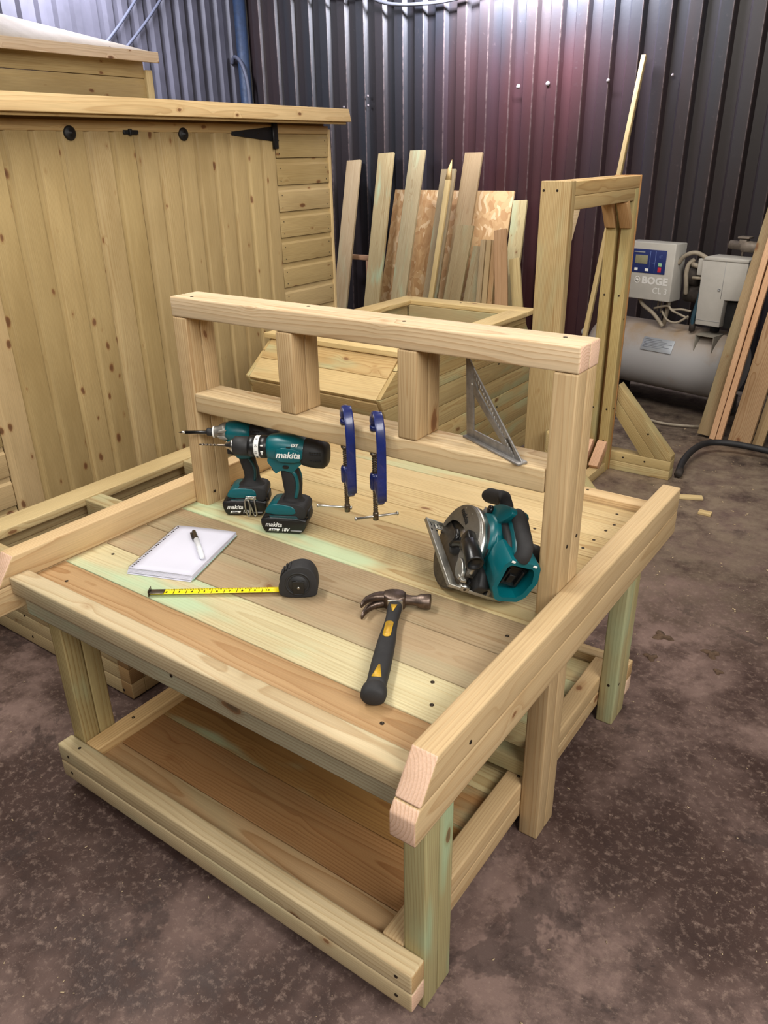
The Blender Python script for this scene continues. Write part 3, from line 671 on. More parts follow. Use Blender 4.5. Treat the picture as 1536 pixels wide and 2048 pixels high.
ln(-1.970, 1.072, 3.771, -1.900, 3.46, .100, 'plank right of the strand board, against the bare dark wall', (186, 170, 124), .5)
ln(-1.935, .920, 3.440, -1.735, 3.175, .085, 'short pinkish plank crossing the right edge of the strand board', (198, 158, 116), 0, .018)
ln(-1.875, .738, 3.534, -1.665, 3.32, .070, 'short yellowish plank furthest right of the short stack', (200, 178, 124), .2)
# strand board sheet
tb = bmesh.new(); add_box(tb, -.475, .475, -.009, .009, 0, 1.17, .001)
M = Matrix.Translation((-2.50, 3.465, .003)) @ Matrix.Rotation(-math.radians(16.2), 4, 'X'); tb.transform(M)
tag(obj('strand_board', tb, OSB, None, origin=(-2.50, 3.465, 0)), 'orange-brown strand board sheet leaning behind the planks', 'board')
# small frame left
lf = root('small_frame', (-3.3, 3.69, 0), 'small pinkish timber frame behind the leftmost planks', 'frame')
for a in ((-3.44, -3.15, 3.68, 3.71, .64, .675), (-3.18, -3.145, 3.68, 3.71, 0, .639), (-3.44, -3.405, 3.68, 3.71, 0, .639)):
    wd = Wood(); wd.box(*a, (190, 150, 118), 0); obj('frame_rail', wd.bm, WOOD, lf)
bm = bmesh.new(); tag(obj('tall_batten', Wood().beam((-1.27, 3.19, .01), (-1.262, 3.80, 1.845), (1, 0, 0), .026, .03, (196, 172, 122), .1).bm, WOOD, None, origin=(-1.27, 3.19, 0)), 'long thin batten leaning on the wall, rising far above the door frame', 'batten')
# right leaning pile
def rl(xb, yb, xt, wdt, th, t, label, g=0.1, yt=3.80, zt=1.50, end=None): return lean('leaning_board', xt, zt, xb, wdt, th, t, label, g, yt=yt, yb=yb)
def rr(xb, yb, xt, wdt, th, t, label, g=0): return rl(xb, yb, xt, wdt, th, t, label, g, yt=yb+.70, zt=2.6)
rr(-.404, 2.885, -.185, .085, .03, (160, 138, 104), 'brown board leaning at the right, behind the pink-toned pair', .1)
rr(-.362, 2.848, -.203, .028, .034, (218, 176, 138), 'left one of the pink-toned pair of long strips leaning at right')
rr(-.331, 2.848, -.156, .028, .034, (214, 170, 132), 'right one of the pink-toned pair of long strips leaning at right')
bC = rr(-.228, 2.815, -.038, .105, .04, (164, 134, 100), 'wide brown board with a green mark leaning at the right edge')
rr(-.150, 2.87, .07, .05, .03, (170, 144, 106), 'narrow brown board at the far right edge, beside the green-marked one')
bm = bmesh.new()
for dz in (.0, .026):
    add_tube(bm, [(-.205+.014*math.cos(t), 2.848+.27*(z_ := .215+dz+.014*math.sin(t))-.0255, z_) for t in [-2.4+.5*i for i in range(10)]], .0035, 6)
obj('paint_mark', bm, DGRN, bC, label='green paint mark')


# ================================================================== tools on the bench
def battery(rt_, holder):
    """slide battery pack: local frame, bottom on z=0, side with print faces -y"""
    bm = bmesh.new()
    add_prism(bm, smooth_poly([(-.050, .040), (-.0515, .022), (-.043, .0005), (-.02, .0005), (.02, .0005), (.044, .0005), (.0565, .018), (.0595, .040)], 1), -.0365, .0365, .004)
    add_prism(bm, [(-.047, .030), (-.035, .052), (.050, .052), (.0595, .038)], -.030, .030, .003)
    add_box(bm, -.040, .044, -.0375, -.036, .0325, .0345, .0004)
    o = obj('battery_pack', bm, BLK, holder, False)
    bm = bmesh.new(); add_box(bm, .050, .0615, -.018, .018, .030, .052, .003); obj('release_button', bm, BLKM, o, False)
    bm = bmesh.new(); add_prism(bm, [(-.0335, .0065), (-.0305, .0125), (-.006, .0125), (-.0095, .0065)], -.0374, -.0366); obj('print_block', bm, WHT, o, False)
    text('lettering', 'makita', .0155, WHT, o, (-.0205, -.0370, .0225), (1, 0, 0), (0, 0, 1), shear=.3, bold=.0003, sx=.95)
    text('lettering', '3.0Ah', .0062, BLK, o, (-.0205, -.0378, .0093), (1, 0, 0), (0, 0, 1), shear=.2, bold=.0002, ext=.0004)
    text('lettering', '18V', .0115, WHT, o, (.0065, -.0370, .0105), (1, 0, 0), (0, 0, 1), shear=.25, bold=.0003)
    bm = bmesh.new(); add_box(bm, .0195, .046, -.0372, -.0364, .0065, .0100); obj('print_line', bm, GRYP, o, False)
    return o
def grip(holder, pts, mat=RUB, name='handle_grip'):
    bm = bmesh.new(); rings = []
    for (x, z, rx, ry, tilt) in pts:
        rings.append(ring((x, 0, z), (math.cos(tilt), 0, math.sin(tilt)), (0, 1, 0), rx, ry, 24, 2.4))
    add_loft(bm, rings); return obj(name, bm, mat, holder, False)

# ---- combi drill (front)
dr = root('combi_drill', (-.69, .018, T), 'teal and black cordless combi drill with twist bit, standing in front of the impact driver', 'drill', M=frame((.89, .46, 0)))
bt = battery(dr, dr)
bm = bmesh.new()
def bring(x, zt, zb, ry, p=2.5, n=28): return ring((x, 0, (zt+zb)/2), (0, 0, 1), (0, 1, 0), (zt-zb)/2, ry, n, p)
add_loft(bm, [bring(-.0265, .2262, .1740, .0265), bring(-.020, .2290, .1720, .0290), bring(.0, .2318, .1690, .0320), (bring(.035, .2300, .1670, .0335)), bring(.056, .2245, .165, .0335), bring(.066, .221, .1630, .0325)])
add_prism(bm, smooth_poly([(-.0240, .186), (-.0285, .172), (-.0170, .158), (-.0095, .142), (-.002, .150), (.012, .152), (.030, .146), (.042, .160), (.056, .172), (.050, .200), (-.01, .205)], 2), -.0225, .0225, .006)
o_body = obj('motor_housing', bm, TEAL, dr, False)
bm = bmesh.new(); add_prism(bm, smooth_poly([(-.006, .188), (.0, .211), (.048, .208), (.058, .190), (.048, .176), (.004, .176)], 1), -.0346, -.0320, .0015); obj('side_panel', bm, TEAL, o_body, False)
bm = bmesh.new(); add_prism(bm, smooth_poly([(.008, .1565), (.022, .1565), (.022, .1655), (.008, .1655)], 2), -.0240, .0240, .001); obj('direction_switch', bm, BLK, o_body, False)
text('lettering', 'makita', .021, WHT, o_body, (.0245, -.0350, .1935), (1, 0, 0), (0, 0, 1), shear=.3, bold=.0004, ext=.0004)
text('lettering', 'LXT', .0085, WHT, o_body, (.0415, -.0335, .2165), (1, 0, 0), (0, 0, 1), shear=.2, bold=.0004, ext=.0012)
bm = bmesh.new()
for k in range(3): add_box(bm, .022+k*.0035, .0245+k*.0035, -.0338, -.030, .2100, .2125, .0005)
obj('vent_slot', bm, BLK, o_body, False)
bm = bmesh.new(); add_loft(bm, [bring(.052, .2228, .1625, .0325), bring(.064, .2238, .1590, .0345), bring(.085, .2205, .1560, .0350), bring(.100, .2165, .1560, .0335), bring(.1085, .208, .163, .0285), bring(.1105, .196, .175, .018)])
o = obj('rear_cap', bm, BLKM, dr, False)
bm = bmesh.new()
for zz in (.201, .1965, .181): 
    for k in range(5): add_box(bm, .074+k*.0055, .0775+k*.0055, -.0362, -.0340, zz, zz+.0020, .0003)
obj('vent_slot', bm, BLK, o, False)
def cyl(name, x0, x1, r, mat, z=.2, par=None, n=28, ch=.0012):
    bm = bmesh.new(); add_lathe(bm, [(0, r-ch), (ch, r), (x1-x0-ch, r), (x1-x0, r-ch)], (x0, 0, z), (1, 0, 0), n); return obj(name, bm, mat, par or dr, False)
cyl('mode_ring', -.0450, -.0265, .0262, BLK); tr_ = cyl('torque_ring', -.0565, -.0450, .0256, WHT); cyl('torque_collar', -.0705, -.0565, .0250, BLK)
for k, sx_ in enumerate(('16', '12', '10', '8')):
    a = math.radians(138-k*36+0); text('lettering', sx_, .0075, BLK, tr_, (-.0508, -.0260*math.sin(a), .2+.0260*math.cos(a)*-1*-1), (0, -math.cos(a), -math.sin(a)), (1, 0, 0))
bm = bmesh.new(); add_box(bm, -.0395, -.0335, -.0272, -.0255, .1955, .1985); add_box(bm, -.0375, -.0355, -.0272, -.0255, .1895, .196); add_box(bm, -.0395, -.0335, -.0262, -.024, .2095, .2125); obj('mode_mark', bm, WHT, dr, False)
ck = cyl('chuck_sleeve', -.1080, -.0705, .0222, BLKM, ch=.003)
bm = bmesh.new(); add_lathe(bm, [(0, .0050), (.002, .0072), (.010, .0098), (.016, .0150), (.0215, .0155)], (-.1290, 0, .2), (1, 0, 0), 24); obj('chuck_jaws', bm, SILV, dr, False)
bm = bmesh.new(); N = 60; rings = []
for i in range(N+1):
    x = -.193+i*.068/N; tw_ = i*.42; rr = .0026 if i > 4 else .0004+.0022*i/5
    k = 1.0 if x > -.148 else .5
    rings.append(ring((x, 0, .2), (0, math.cos(tw_), math.sin(tw_)), (0, -math.sin(tw_), math.cos(tw_)), rr, rr*(1 if x > -.148 else .55), 10))
add_loft(bm, rings); obj('twist_bit', bm, DSTL, dr, False)
grip(dr, [(.013, .160, .017, .0165, 0), (.0175, .146, .0205, .0175, -.05), (.0200, .130, .0220, .0180, -.1), (.0225, .112, .0225, .0175, 0), (.0225, .095, .0205, .0168, 0), (.0215, .082, .0200, .0170, 0), (.0200, .074, .0240, .0200, 0), (.018, .069, .032, .027, 0), (.018, .062, .038, .031, 0)])
bm = bmesh.new(); add_tube(bm, [(.025, -.0148, .150), (.0335, -.0155, .140), (.0375, -.0152, .122), (.0360, -.0150, .102), (.0310, -.0140, .083)], .0045, 8); add_tube(bm, [(.025, .0148, .150), (.0335, .0155, .140), (.0375, .0152, .122), (.0360, .0150, .102), (.0310, .0140, .083)], .0045, 8); obj('handle_inlay', bm, TEAL, dr, False)
bm = bmesh.new(); add_prism(bm, smooth_poly([(-.012, .170), (-.0215, .168), (-.0235, .156), (-.0215, .1445), (-.008, .140), (.0, .155)], 1), -.009, .009, .003); obj('trigger', bm, BLKM, dr, False)
bm = bmesh.new(); add_prism(bm, smooth_poly([(-.0425, .0490), (-.0330, .0655), (-.022, .0720), (.0, .0735), (.030, .068), (.036, .0470), (-.015, .0455)], 1), -.0335, .0335, .006); obj('foot_cover', bm, TEAL, dr, False)
bm = bmesh.new(); add_prism(bm, smooth_poly([(-.022, .0545), (-.015, .0735), (.012, .0765), (.050, .0715), (.0590, .0600), (.0570, .046), (.048, .030), (-.020, .030)], 1), -.0325, .0325, .005); o = obj('foot_rubber', bm, RUB, dr, False)
bm = bmesh.new(); add_prism(bm, [(-.030, .0435), (.034, .0445), (.044, .030), (.040, .0285), (-.022, .0285)], -.0345, .0345, .001); add_lathe(bm, [(0, .003), (.001, .003)], (.028, -.0350, .036), (0, -1, 0), 12); obj('foot_trim', bm, TEAL2, dr, False)

# ---- impact driver (behind)
im = root('impact_driver', (-.84, .038, T), 'teal impact driver with silver nose and long bit behind the combi drill', 'drill', M=frame((.835, .55, 0)))
battery(im, im)
bm = bmesh.new(); add_loft(bm, [ring((-.034, 0, .204), (0, 0, 1), (0, 1, 0), .019, .021, 28), ring((-.022, 0, .205), (0, 0, 1), (0, 1, 0), .024, .0255, 28), ring((.0, 0, .205), (0, 0, 1), (0, 1, 0), .0255, .0285, 28), ring((.035, 0, .202), (0, 0, 1), (0, 1, 0), .0245, .0295, 28)])
add_prism(bm, smooth_poly([(-.030, .19), (-.026, .172), (-.014, .158), (-.008, .140), (.020, .140), (.036, .150), (.045, .17), (.03, .2)], 1), -.020, .020, .005); o = obj('motor_housing', bm, TEAL, im, False)
text('lettering', '18V', .009, WHT, o, (.012, -.0290, .198), (1, 0, 0), (0, 0, 1), shear=.2, ext=.0006)
bm = bmesh.new(); add_loft(bm, [ring((.030, 0, .203), (0, 0, 1), (0, 1, 0), .024, .030, 28), ring((.055, 0, .201), (0, 0, 1), (0, 1, 0), .0245, .0305, 28), ring((.080, 0, .197), (0, 0, 1), (0, 1, 0), .021, .027, 28), ring((.094, 0, .194), (0, 0, 1), (0, 1, 0), .013, .018, 28)]); o = obj('rear_cap', bm, BLKM, im, False)
bm = bmesh.new()
for k in range(5):
    for zz in (.205, .212): add_box(bm, .030+k*.005, .0332+k*.005, -.0312, -.0288, zz, zz+.002)
obj('vent_slot', bm, BLK, o, False)
bm = bmesh.new(); add_lathe(bm, [(0, .0125), (.004, .0135), (.012, .0150), (.024, .0225), (.032, .0235)], (-.0605, 0, .203), (1, 0, 0), 28)
for k in (-1, 1): add_prism(bm, [(-.048, .203+k*.004), (-.030, .203+k*.004), (-.024, .203+k*.012), (-.044, .203+k*.010)], -.0235, -.012, .001)
obj('gear_case', bm, ALUG, im, False)
cyl('nose_ring', -.0625, -.0585, .0140, WHT, .203, im); cyl('bit_sleeve', -.0775, -.0622, .0095, BLKM, .203, im, ch=.002)
bm = bmesh.new(); add_lathe(bm, [(0, .0042), (.050, .0042), (.052, .0034)], (-.1290, 0, .202), (1, 0, 0), 8); o = obj('bit_holder', bm, BLK, im, False)
bm = bmesh.new(); add_lathe(bm, [(0, .0004), (.006, .0020), (.009, .0036), (.017, .0040)], (-.1460, 0, .202), (1, 0, 0), 12); obj('driver_bit', bm, SILV, im, False)
grip(im, [(.008, .160, .018, .0165, 0), (.012, .142, .0200, .0170, -.1), (.0155, .124, .0195, .0170, -.1), (.0205, .106, .0190, .0165, 0), (.0210, .092, .0185, .0160, 0), (.0205, .080, .0210, .019, 0), (.019, .072, .030, .026, 0), (.018, .064, .036, .030, 0)])
bm = bmesh.new(); add_tube(bm, [(.020, -.0145, .142), (.0290, -.0148, .125), (.0325, -.0145, .106), (.0290, -.0140, .084)], .0038, 8); obj('handle_inlay', bm, TEAL2, im, False)
bm = bmesh.new(); add_prism(bm, smooth_poly([(-.014, .170), (-.024, .166), (-.0265, .154), (-.022, .146), (-.006, .142), (.0, .160)], 1), -.008, .008, .003); add_box(bm, -.033, -.022, -.006, .006, .148, .160, .002); obj('trigger', bm, BLKM, im, False)
bm = bmesh.new(); add_prism(bm, smooth_poly([(-.0400, .0470), (-.0330, .0620), (-.022, .0695), (.0, .0715), (.032, .068), (.036, .0450), (-.015, .0435)], 1), -.0335, .0335, .006); obj('foot_cover', bm, TEAL, im, False)
bm = bmesh.new(); add_prism(bm, smooth_poly([(-.020, .0545), (-.012, .0715), (.012, .0745), (.050, .0715), (.0590, .0600), (.0570, .044), (.048, .030), (-.020, .030)], 1), -.0325, .0325, .005); obj('foot_rubber', bm, RUB, im, False)
bm = bmesh.new(); add_prism(bm, [(-.030, .0415), (.034, .0425), (.044, .030), (.040, .0265), (-.022, .0265)], -.0345, .0345, .001); obj('foot_trim', bm, TEAL2, im, False)
bm = bmesh.new()
lp = [(.030, -.0372, .046), (.016, -.0400, .048), (.0075, -.0425, .044), (.0080, -.0440, .020), (.012, -.0445, .004), (.0165, -.0445, .004), (.0185, -.0440, .018), (.0165, -.0425, .040), (.011, -.0415, .044)]
add_tube(bm, lp, .0022, 8); add_tube(bm, [(.028, -.0375, .050), (.031, -.0420, .030), (.033, -.0430, .006), (.027, -.0435, .004), (.023, -.0425, .020), (.014, -.0420, .047)], .0022, 8); add_box(bm, .008, .034, -.039, -.0365, .042, .052, .001); obj('belt_hook', bm, SILV, im, False)

# ---- circular saw
SM = Matrix(((0.573, -0.689, 0.444), (0.682, 0.701, 0.208), (-0.454, 0.184, 0.872)))
cs = root('circular_saw', (-.1838, -.0907, .6222), 'teal cordless circular saw with grey blade guard, tilted on its shoe beside the right post', 'circular saw', M=frame(SM.col[0], SM.col[2]))
CY, CZ, CR = .1065, .027, .0873
bm = bmesh.new()
add_box(bm, 0, .024, 0, .217, 0, .0028, .0008); add_box(bm, .056, .122, 0.0, .205, 0, .0028, .0008); add_box(bm, .0235, .0565, .196, .217, 0, .0028, .0008); add_box(bm, .0235, .0565, 0, .016, 0, .0028, .0008); add_box(bm, .0560, .080, .195, .217, 0, .0028, .0008)
add_box(bm, 0, .0030, 0, .217, 0, .0085, .0010); add_box(bm, .0, .122, 0, .0030, 0, .0075, .0010); add_box(bm, .003, .10, .214, .217, 0, .0080, .0010)
sh = obj('shoe', bm, ALU, cs, False)
bm = bmesh.new()
for k in range(7): add_box(bm, .012+k*.008, .0138+k*.008, .199, .206 if k % 2 else .210, .0026, .0033)
for k in range(3): add_lathe(bm, [(0, .0028), (.001, .0028)], (.010+.012*k, .186, .0024), (0, 0, 1), 10)
obj('guide_scale', bm, BLK, sh, False)
bm = bmesh.new(); add_lathe(bm, [(0, .0075), (.010, .0075), (.012, .0050)], (.036, .000, .006), (0, 1, 0), 16); add_box(bm, .026, .046, -.001, .012, .0, .012, .002); o = obj('guide_clamp', bm, SILV, cs, False)
bm = bmesh.new(); add_lathe(bm, [(0, .0032), (.0008, .0032)], (.036, -.0004, .006), (0, -1, 0), 12); obj('pivot_hole', bm, SCREW, o, False)
def arc(r, a0, a1, n, cy=CY, cz=CZ): return [(cy+r*math.cos(a0+(a1-a0)*i/n), cz+r*math.sin(a0+(a1-a0)*i/n)) for i in range(n+1)]
def face_grid(bm, outer, inner, x0, x1):
    """plate between two equal-length polylines (y,z), x0..x1 thick"""
    n = len(outer); V = [[bm.verts.new((x, p[0], p[1])) for p in pl] for x in (x0, x1) for pl in (outer, inner)]
    for i in range(n-1):
        bm.faces.new((V[0][i], V[0][i+1], V[1][i+1], V[1][i])); bm.faces.new((V[2][i+1], V[2][i], V[3][i], V[3][i+1]))
        bm.faces.new((V[0][i+1], V[0][i], V[2][i], V[2][i+1])); bm.faces.new((V[1][i], V[1][i+1], V[3][i+1], V[3][i]))
    for i in (0, n-1): bm.faces.new((V[0][i], V[1][i], V[3][i], V[2][i]))
    bmesh.ops.recalc_face_normals(bm, faces=bm.faces[:])
def resample(p, n):
    L = [0]
    for a, b in zip(p, p[1:]): L.append(L[-1]+math.hypot(b[0]-a[0], b[1]-a[1]))
    out = []
    for i in range(n+1):
        t = L[-1]*i/n; k = max(j for j in range(len(L)) if L[j] <= t+1e-9); k = min(k, len(p)-2)
        f = (t-L[k])/(L[k+1]-L[k]); out.append((p[k][0]+(p[k+1][0]-p[k][0])*f, p[k][1]+(p[k+1][1]-p[k][1])*f))
    return out
NA = 40
outer = arc(CR-.002, -.10, PI+.05, NA)
inner = resample([(.1815, .021), (.1800, .030), (.170, .048), (.150, .060), (.115, .069), (.096, .066), (.086, .055), (.084, .040), (.070, .022), (.030, .016)], NA)
bm = bmesh.new(); face_grid(bm, outer, inner, .0296, .0316)
o1 = arc(CR, -.12, PI+.06, NA); i1 = arc(CR-.0028, -.12, PI+.06, NA)
bm2 = bmesh.new(); face_grid(bm2, o1, i1, .0310, .0500); merge(bm, bm2)
bm2 = bmesh.new(); face_grid(bm2, arc(CR-.001, -.1, PI+.05, NA), arc(.028, -.1, PI+.05, NA), .0480, .0500); merge(bm, bm2)
# bevelled shoulder between face and rim
bm2 = bmesh.new()
add_loft(bm2, [[Vector((.0300, p[0], p[1])) , Vector((.0316, p[0], p[1])), Vector((.0330, q[0], q[1])), Vector((.0314, q[0], q[1]))] for p, q in zip(arc(CR-.0045, -.1, PI+.05, NA), arc(CR, -.1, PI+.05, NA))]); merge(bm, bm2)
ug = obj('upper_guard', bm, ALUG, cs, False)
bm = bmesh.new(); add_loft(bm, [[Vector((x, p[0], p[1])) for x, p in ((.0345, a), (.0500, a), (.0500, b), (.0345, b))] for a, b in zip(arc(CR+.0011, .0, PI, NA), arc(CR-.001, .0, PI, NA))]); obj('guard_rim', bm, SILV, ug, False, label='bright brushed rim of the guard')
text('lettering', 'makita', .0165, BLKM, ug, (.0292, .137, .0830), (0, -1, -.12), (0, -.12, 1), shear=.2, bold=.0006, ext=.0004)
for yy, zz in ((.118, .102), (.068, .090), (.060, .055), (.150, .094), (.047, .040)): obj('rivet', disc(bmesh.new(), (.0296, yy, zz), (-1, 0, 0), .0018), SILV, ug, False)
bm = bmesh.new()
pl = []
for k in range(36):
    a = 2*PI*k/36; pl += [(CY+.0790*math.cos(a), CZ+.0790*math.sin(a)), (CY+.0825*math.cos(a+.10), CZ+.0825*math.sin(a+.10))]
add_prism(bm, pl, .0385, .0400, plane='yz'); obj('blade', bm, SILV, cs, False)
bm = bmesh.new(); lg = arc(.0845, PI*.93, 2*PI+.12, NA); add_prism(bm, lg, .0345, .0372, .0006, plane='yz')
add_loft(bm, [[Vector((x, p[0], p[1])) for x, p in ((.0345, a), (.0440, a), (.0440, b), (.0345, b))] for a, b in zip(arc(.0855, PI*.93, 2*PI+.12, NA), arc(.0830, PI*.93, 2*PI+.12, NA))])
obj('lower_guard', bm, plain('dark_guard_steel', (92, 86, 80), .45, .7, var=.3, vscale=70), cs, False)
bm = bmesh.new(); add_lathe(bm, [(0, .009), (.003, .017), (.010, .018), (.012, .022)], (.0245, CY, CZ), (1, 0, 0), 20); o = obj('blade_flange', bm, BLKM, cs, False)
bm = bmesh.new(); add_tube(bm, [(.024, CY, CZ+.003), (.022, .09, .045), (.021, .068, .060)], .007, 10); add_tube(bm, [(.022, .118, .055), (.020, .10, .050), (.021, CY, CZ)], .006, 10); obj('guard_lever', bm, BLK, cs, False)
bm = bmesh.new(); add_lathe(bm, [(0, .0150), (.003, .0172), (.054, .0178), (.056, .0170), (.056, .0140), (.050, .0130)], (.0185, .052, .0765), (.02, -1, -.14), 28); obj('dust_nozzle', bm, BLK, cs, False)
bm = bmesh.new(); add_prism(bm, [(.052, .088), (.074, .092), (.082, .070), (.060, .050), (.046, .064)], .012, .029, .003, plane='yz'); obj('nozzle_bracket', bm, BLK, cs, False)
bm = bmesh.new(); add_prism(bm, smooth_poly([(.055, .040), (.045, .018), (.022, .010), (.008, .022), (.015, .036), (.035, .044)], 1), .018, .026, .002, plane='yz'); add_box(bm, .016, .028, -.002, .006, .020, .026, .001); add_box(bm, .016, .028, .010, .018, .016, .024, .001); obj('guard_arm', bm, ALU, cs, False)
bm = bmesh.new()
add_lathe(bm, [(0, .047), (.010, .050), (.035, .050), (.060, .046), (.072, .036), (.076, .020)], (.0520, .088, .078), (1, 0, 0), 36)
add_prism(bm, smooth_poly([(.150, .055), (.140, .100), (.124, .132), (.100, .154), (.068, .170), (.050, .166), (.060, .142), (.080, .120), (.040, .110), (.015, .080), (.020, .035), (.060, .020), (.130, .030)], 2), .060, .100, .010, plane='yz')
mh = obj('motor_housing', bm, TEAL, cs, False)
bm = bmesh.new(); add_lathe(bm, [(0, .052), (.006, .053), (.008, .050)], (.0500, .088, .060), (1, 0, 0), 36); obj('gear_ring', bm, BLKM, cs, False)
bm = bmesh.new(); add_lathe(bm, [(0, .009), (.004, .009), (.006, .006)], (.0590, .118, .1250), (-1, 0, 0), 16); add_box(bm, .052, .058, .113, .117, .1215, .1285, .001); obj('lock_button', bm, BLK, cs, False)
bm = bmesh.new(); add_box(bm, .0582, .0598, .125, .140, .1060, .1170, .0005); obj('warning_label', bm, GRYP, mh, False)
bm = bmesh.new(); add_loft(bm, [ring(p, (1, 0, 0), u_, .0165, rr, 20, 2.3) for p, u_, rr in (((.083, .192, .1165), (0, .5, .9), .0115), ((.083, .186, .1215), (0, .45, .9), .0155), ((.083, .165, .1330), (0, .4, .92), .0155), ((.083, .140, .1460), (0, .45, .9), .0165), ((.082, .115, .1470), (0, .9, .5), .0190), ((.081, .108, .1300), (0, 1, .1), .0190))]); fh = obj('front_handle', bm, RUB, cs, False)
bm = bmesh.new(); add_loft(bm, [ring(p, (1, 0, 0), (0, .5, .9), ra, rr, 20, 2.3) for p, ra, rr in (((.083, .1955, .1150), .012, .008), ((.083, .190, .1185), .0155, .0140))]); obj('handle_end', bm, TEAL, fh, False)
bm = bmesh.new(); add_tube(bm, [(.083, .074, .158), (.083, .050, .1570), (.083, .020, .1500), (.083, -.008, .1420), (.083, -.020, .1310), (.083, -.021, .1200)], [.012]+[.013]+[.014]+[.0148]*40, 16); obj('rear_handle', bm, RUB, cs, False)
bm = bmesh.new(); add_tube(bm, [(.083, .085, .150), (.083, .062, .1430), (.083, .030, .1360), (.083, .006, .1260), (.083, -.010, .112)], .0115, 14); obj('handle_inlay', bm, TEAL, cs, False)
bm = bmesh.new(); add_tube(bm, [(.079, .093, .126), (.079, .070, .1265), (.079, .045, .1230), (.079, .020, .1160), (.079, .004, .105)], .0115, 14); obj('trigger', bm, BLKM, cs, False)
OUT = [(.060, .119), (.117, .126), (.127, .120), (.141, .090), (.139, .050), (.128, .034), (.092, .023), (.080, .026), (.061, .048), (.053, .104)]
INN = [(.068, .108), (.112, .113), (.119, .107), (.129, .086), (.127, .056), (.119, .044), (.093, .035), (.085, .037), (.070, .054), (.063, .100)]
bm = bmesh.new(); n = len(OUT)
V = [[bm.verts.new((p[0], y, p[1])) for p in pl] for pl, y in ((OUT, .030), (OUT, -.028), ([(q[0]*.97+.0028, q[1]*.97+.0022) for q in OUT], -.0315), (INN, -.0315), (INN, .0))]
for a, b in zip(V, V[1:]):
    for i in range(n): bm.faces.new((a[i], a[(i+1) % n], b[(i+1) % n], b[i]))
bm.faces.new(V[-1]); bm.faces.new(V[0][::-1]); bmesh.ops.recalc_face_normals(bm, faces=bm.faces[:]); bmesh.ops.subdivide_edges
bs = obj('battery_socket', bm, TEAL, cs, False)
bm = bmesh.new(); add_box(bm, .072, .122, -.012, .0, .050, .098, .004); add_box(bm, .078, .082, -.020, -.010, .056, .092, .001); add_box(bm, .108, .112, -.020, -.010, .060, .094, .001); add_box(bm, .088, .102, -.018, -.010, .060, .080, .002); obj('terminal_block', bm, BLK, bs, False)
for xx, zz in ((.0665, .1155), (.1120, .1205)):
    bm = bmesh.new(); add_box(bm, xx-.004, xx+.004, -.0325, -.0312, zz-.0022, zz+.0022, .0004); obj('print_block', bm, WHT, bs, False)
bm = bmesh.new(); add_lathe(bm, [(0, .021), (.022, .021), (.027, .017)], (.118, .024, .112), (1, 0, 0), 24); obj('motor_cap', bm, BLKM, cs, False)
bm = bmesh.new(); add_prism(bm, [(.095, .006), (.105, .040), (.060, .052), (.010, .048), (-.012, .028), (.0, .006)], .052, .075, .004, plane='yz'); add_box(bm, .050, .090, .02, .10, .0028, .012, .002); obj('pivot_bracket', bm, BLKM, cs, False)
bm = bmesh.new(); add_prism(bm, [(.030, .004), (.022, .030), (.006, .034), (.000, .004)], .085, .092, .001, plane='yz'); add_tube(bm, [(.060, .006, .012), (.085, .004, .020), (.108, .004, .010)], .004, 8); obj('bevel_lever', bm, ALUG, cs, False)

# ---- claw hammer
hm = root('claw_hammer', (-.2, -.27, T), 'claw hammer with worn brown steel head and black yellow-marked rubber grip, lying on the bench', 'hammer')
D = Vector((.46, -.888, 0)).normalized(); Wp = Vector((D.y, -D.x, 0))*-1
def hring(t, c, wv, hv, p=2.6): 
    q = Vector((-.262, -.150, T))+D*t; return ring((q.x, q.y, T+c), Wp, (0, 0, 1), wv, hv, 24, p)
bm = bmesh.new(); add_loft(bm, [hring(.0, .0165, .0135, .0110), hring(.018, .0165, .0135, .0115), hring(.045, .0160, .0118, .0115), hring(.070, .0155, .0125, .0120), hring(.110, .0155, .0155, .0132), hring(.150, .0155, .0168, .0138), hring(.195, .0155, .0172, .0142), hring(.235, .0155, .0165, .0142), hring(.252, .0165, .0170, .0148)])
gp = obj('grip', bm, RUB, hm)
bm = bmesh.new(); add_loft(bm, [hring(.250, .0175, .0175, .0150, 2.2), hring(.256, .0185, .0200, .0170, 2.2), hring(.266, .0195, .0212, .0182, 2.1), hring(.276, .0195, .0205, .0178, 2.1), hring(.281, .0195, .016, .0130, 2.1)]); obj('grip_butt', bm, RUB, hm)
def lab(pts, name):
    bm = bmesh.new(); v = []
    z0 = T+.0155; P3 = []
    for t, s_ in pts: q = Vector((-.262, -.150, 0))+D*t+Wp*s_; P3.append((q.x, q.y))
    return P3
def hlab(pts, z, mat, zt=.0009):
    bm = bmesh.new(); add_prism(bm, lab(pts, ''), T+z, T+z+zt, 0, plane='xy'); return obj('yellow_label', bm, mat, hm)
hlab([(.014, -.0062), (.014, .0062), (.036, .0012), (.036, -.0012)], .0278, YLAB)
pill = [(.078+.038*k+.006*math.cos(a)*(1 if k else 1)*1.0, .0072*math.sin(a)) for k, aa in ((0, [PI*.5+PI*i/8 for i in range(9)]), (1, [-PI*.5+PI*i/8 for i in range(9)])) for a in aa]
hlab(pill, .0288, YLAB); hlab([(.083, -.0045), (.083, .0045), (.112, .0045), (.112, -.0045)], .0296, plain('dull_gold_print', (190, 146, 44), .5), .0004)
hlab([(.205, -.0015), (.205, .0015), (.238, .0082), (.238, -.0082)], .0292, YLAB)
HA = Vector((.90, .43, 0)).normalized(); HP = Vector((HA.y, -HA.x, 0))
def hp(a, b): q = Vector((-.2755, -.133, 0))+HA*a+HP*b; return (q.x, q.y)
bm = bmesh.new()
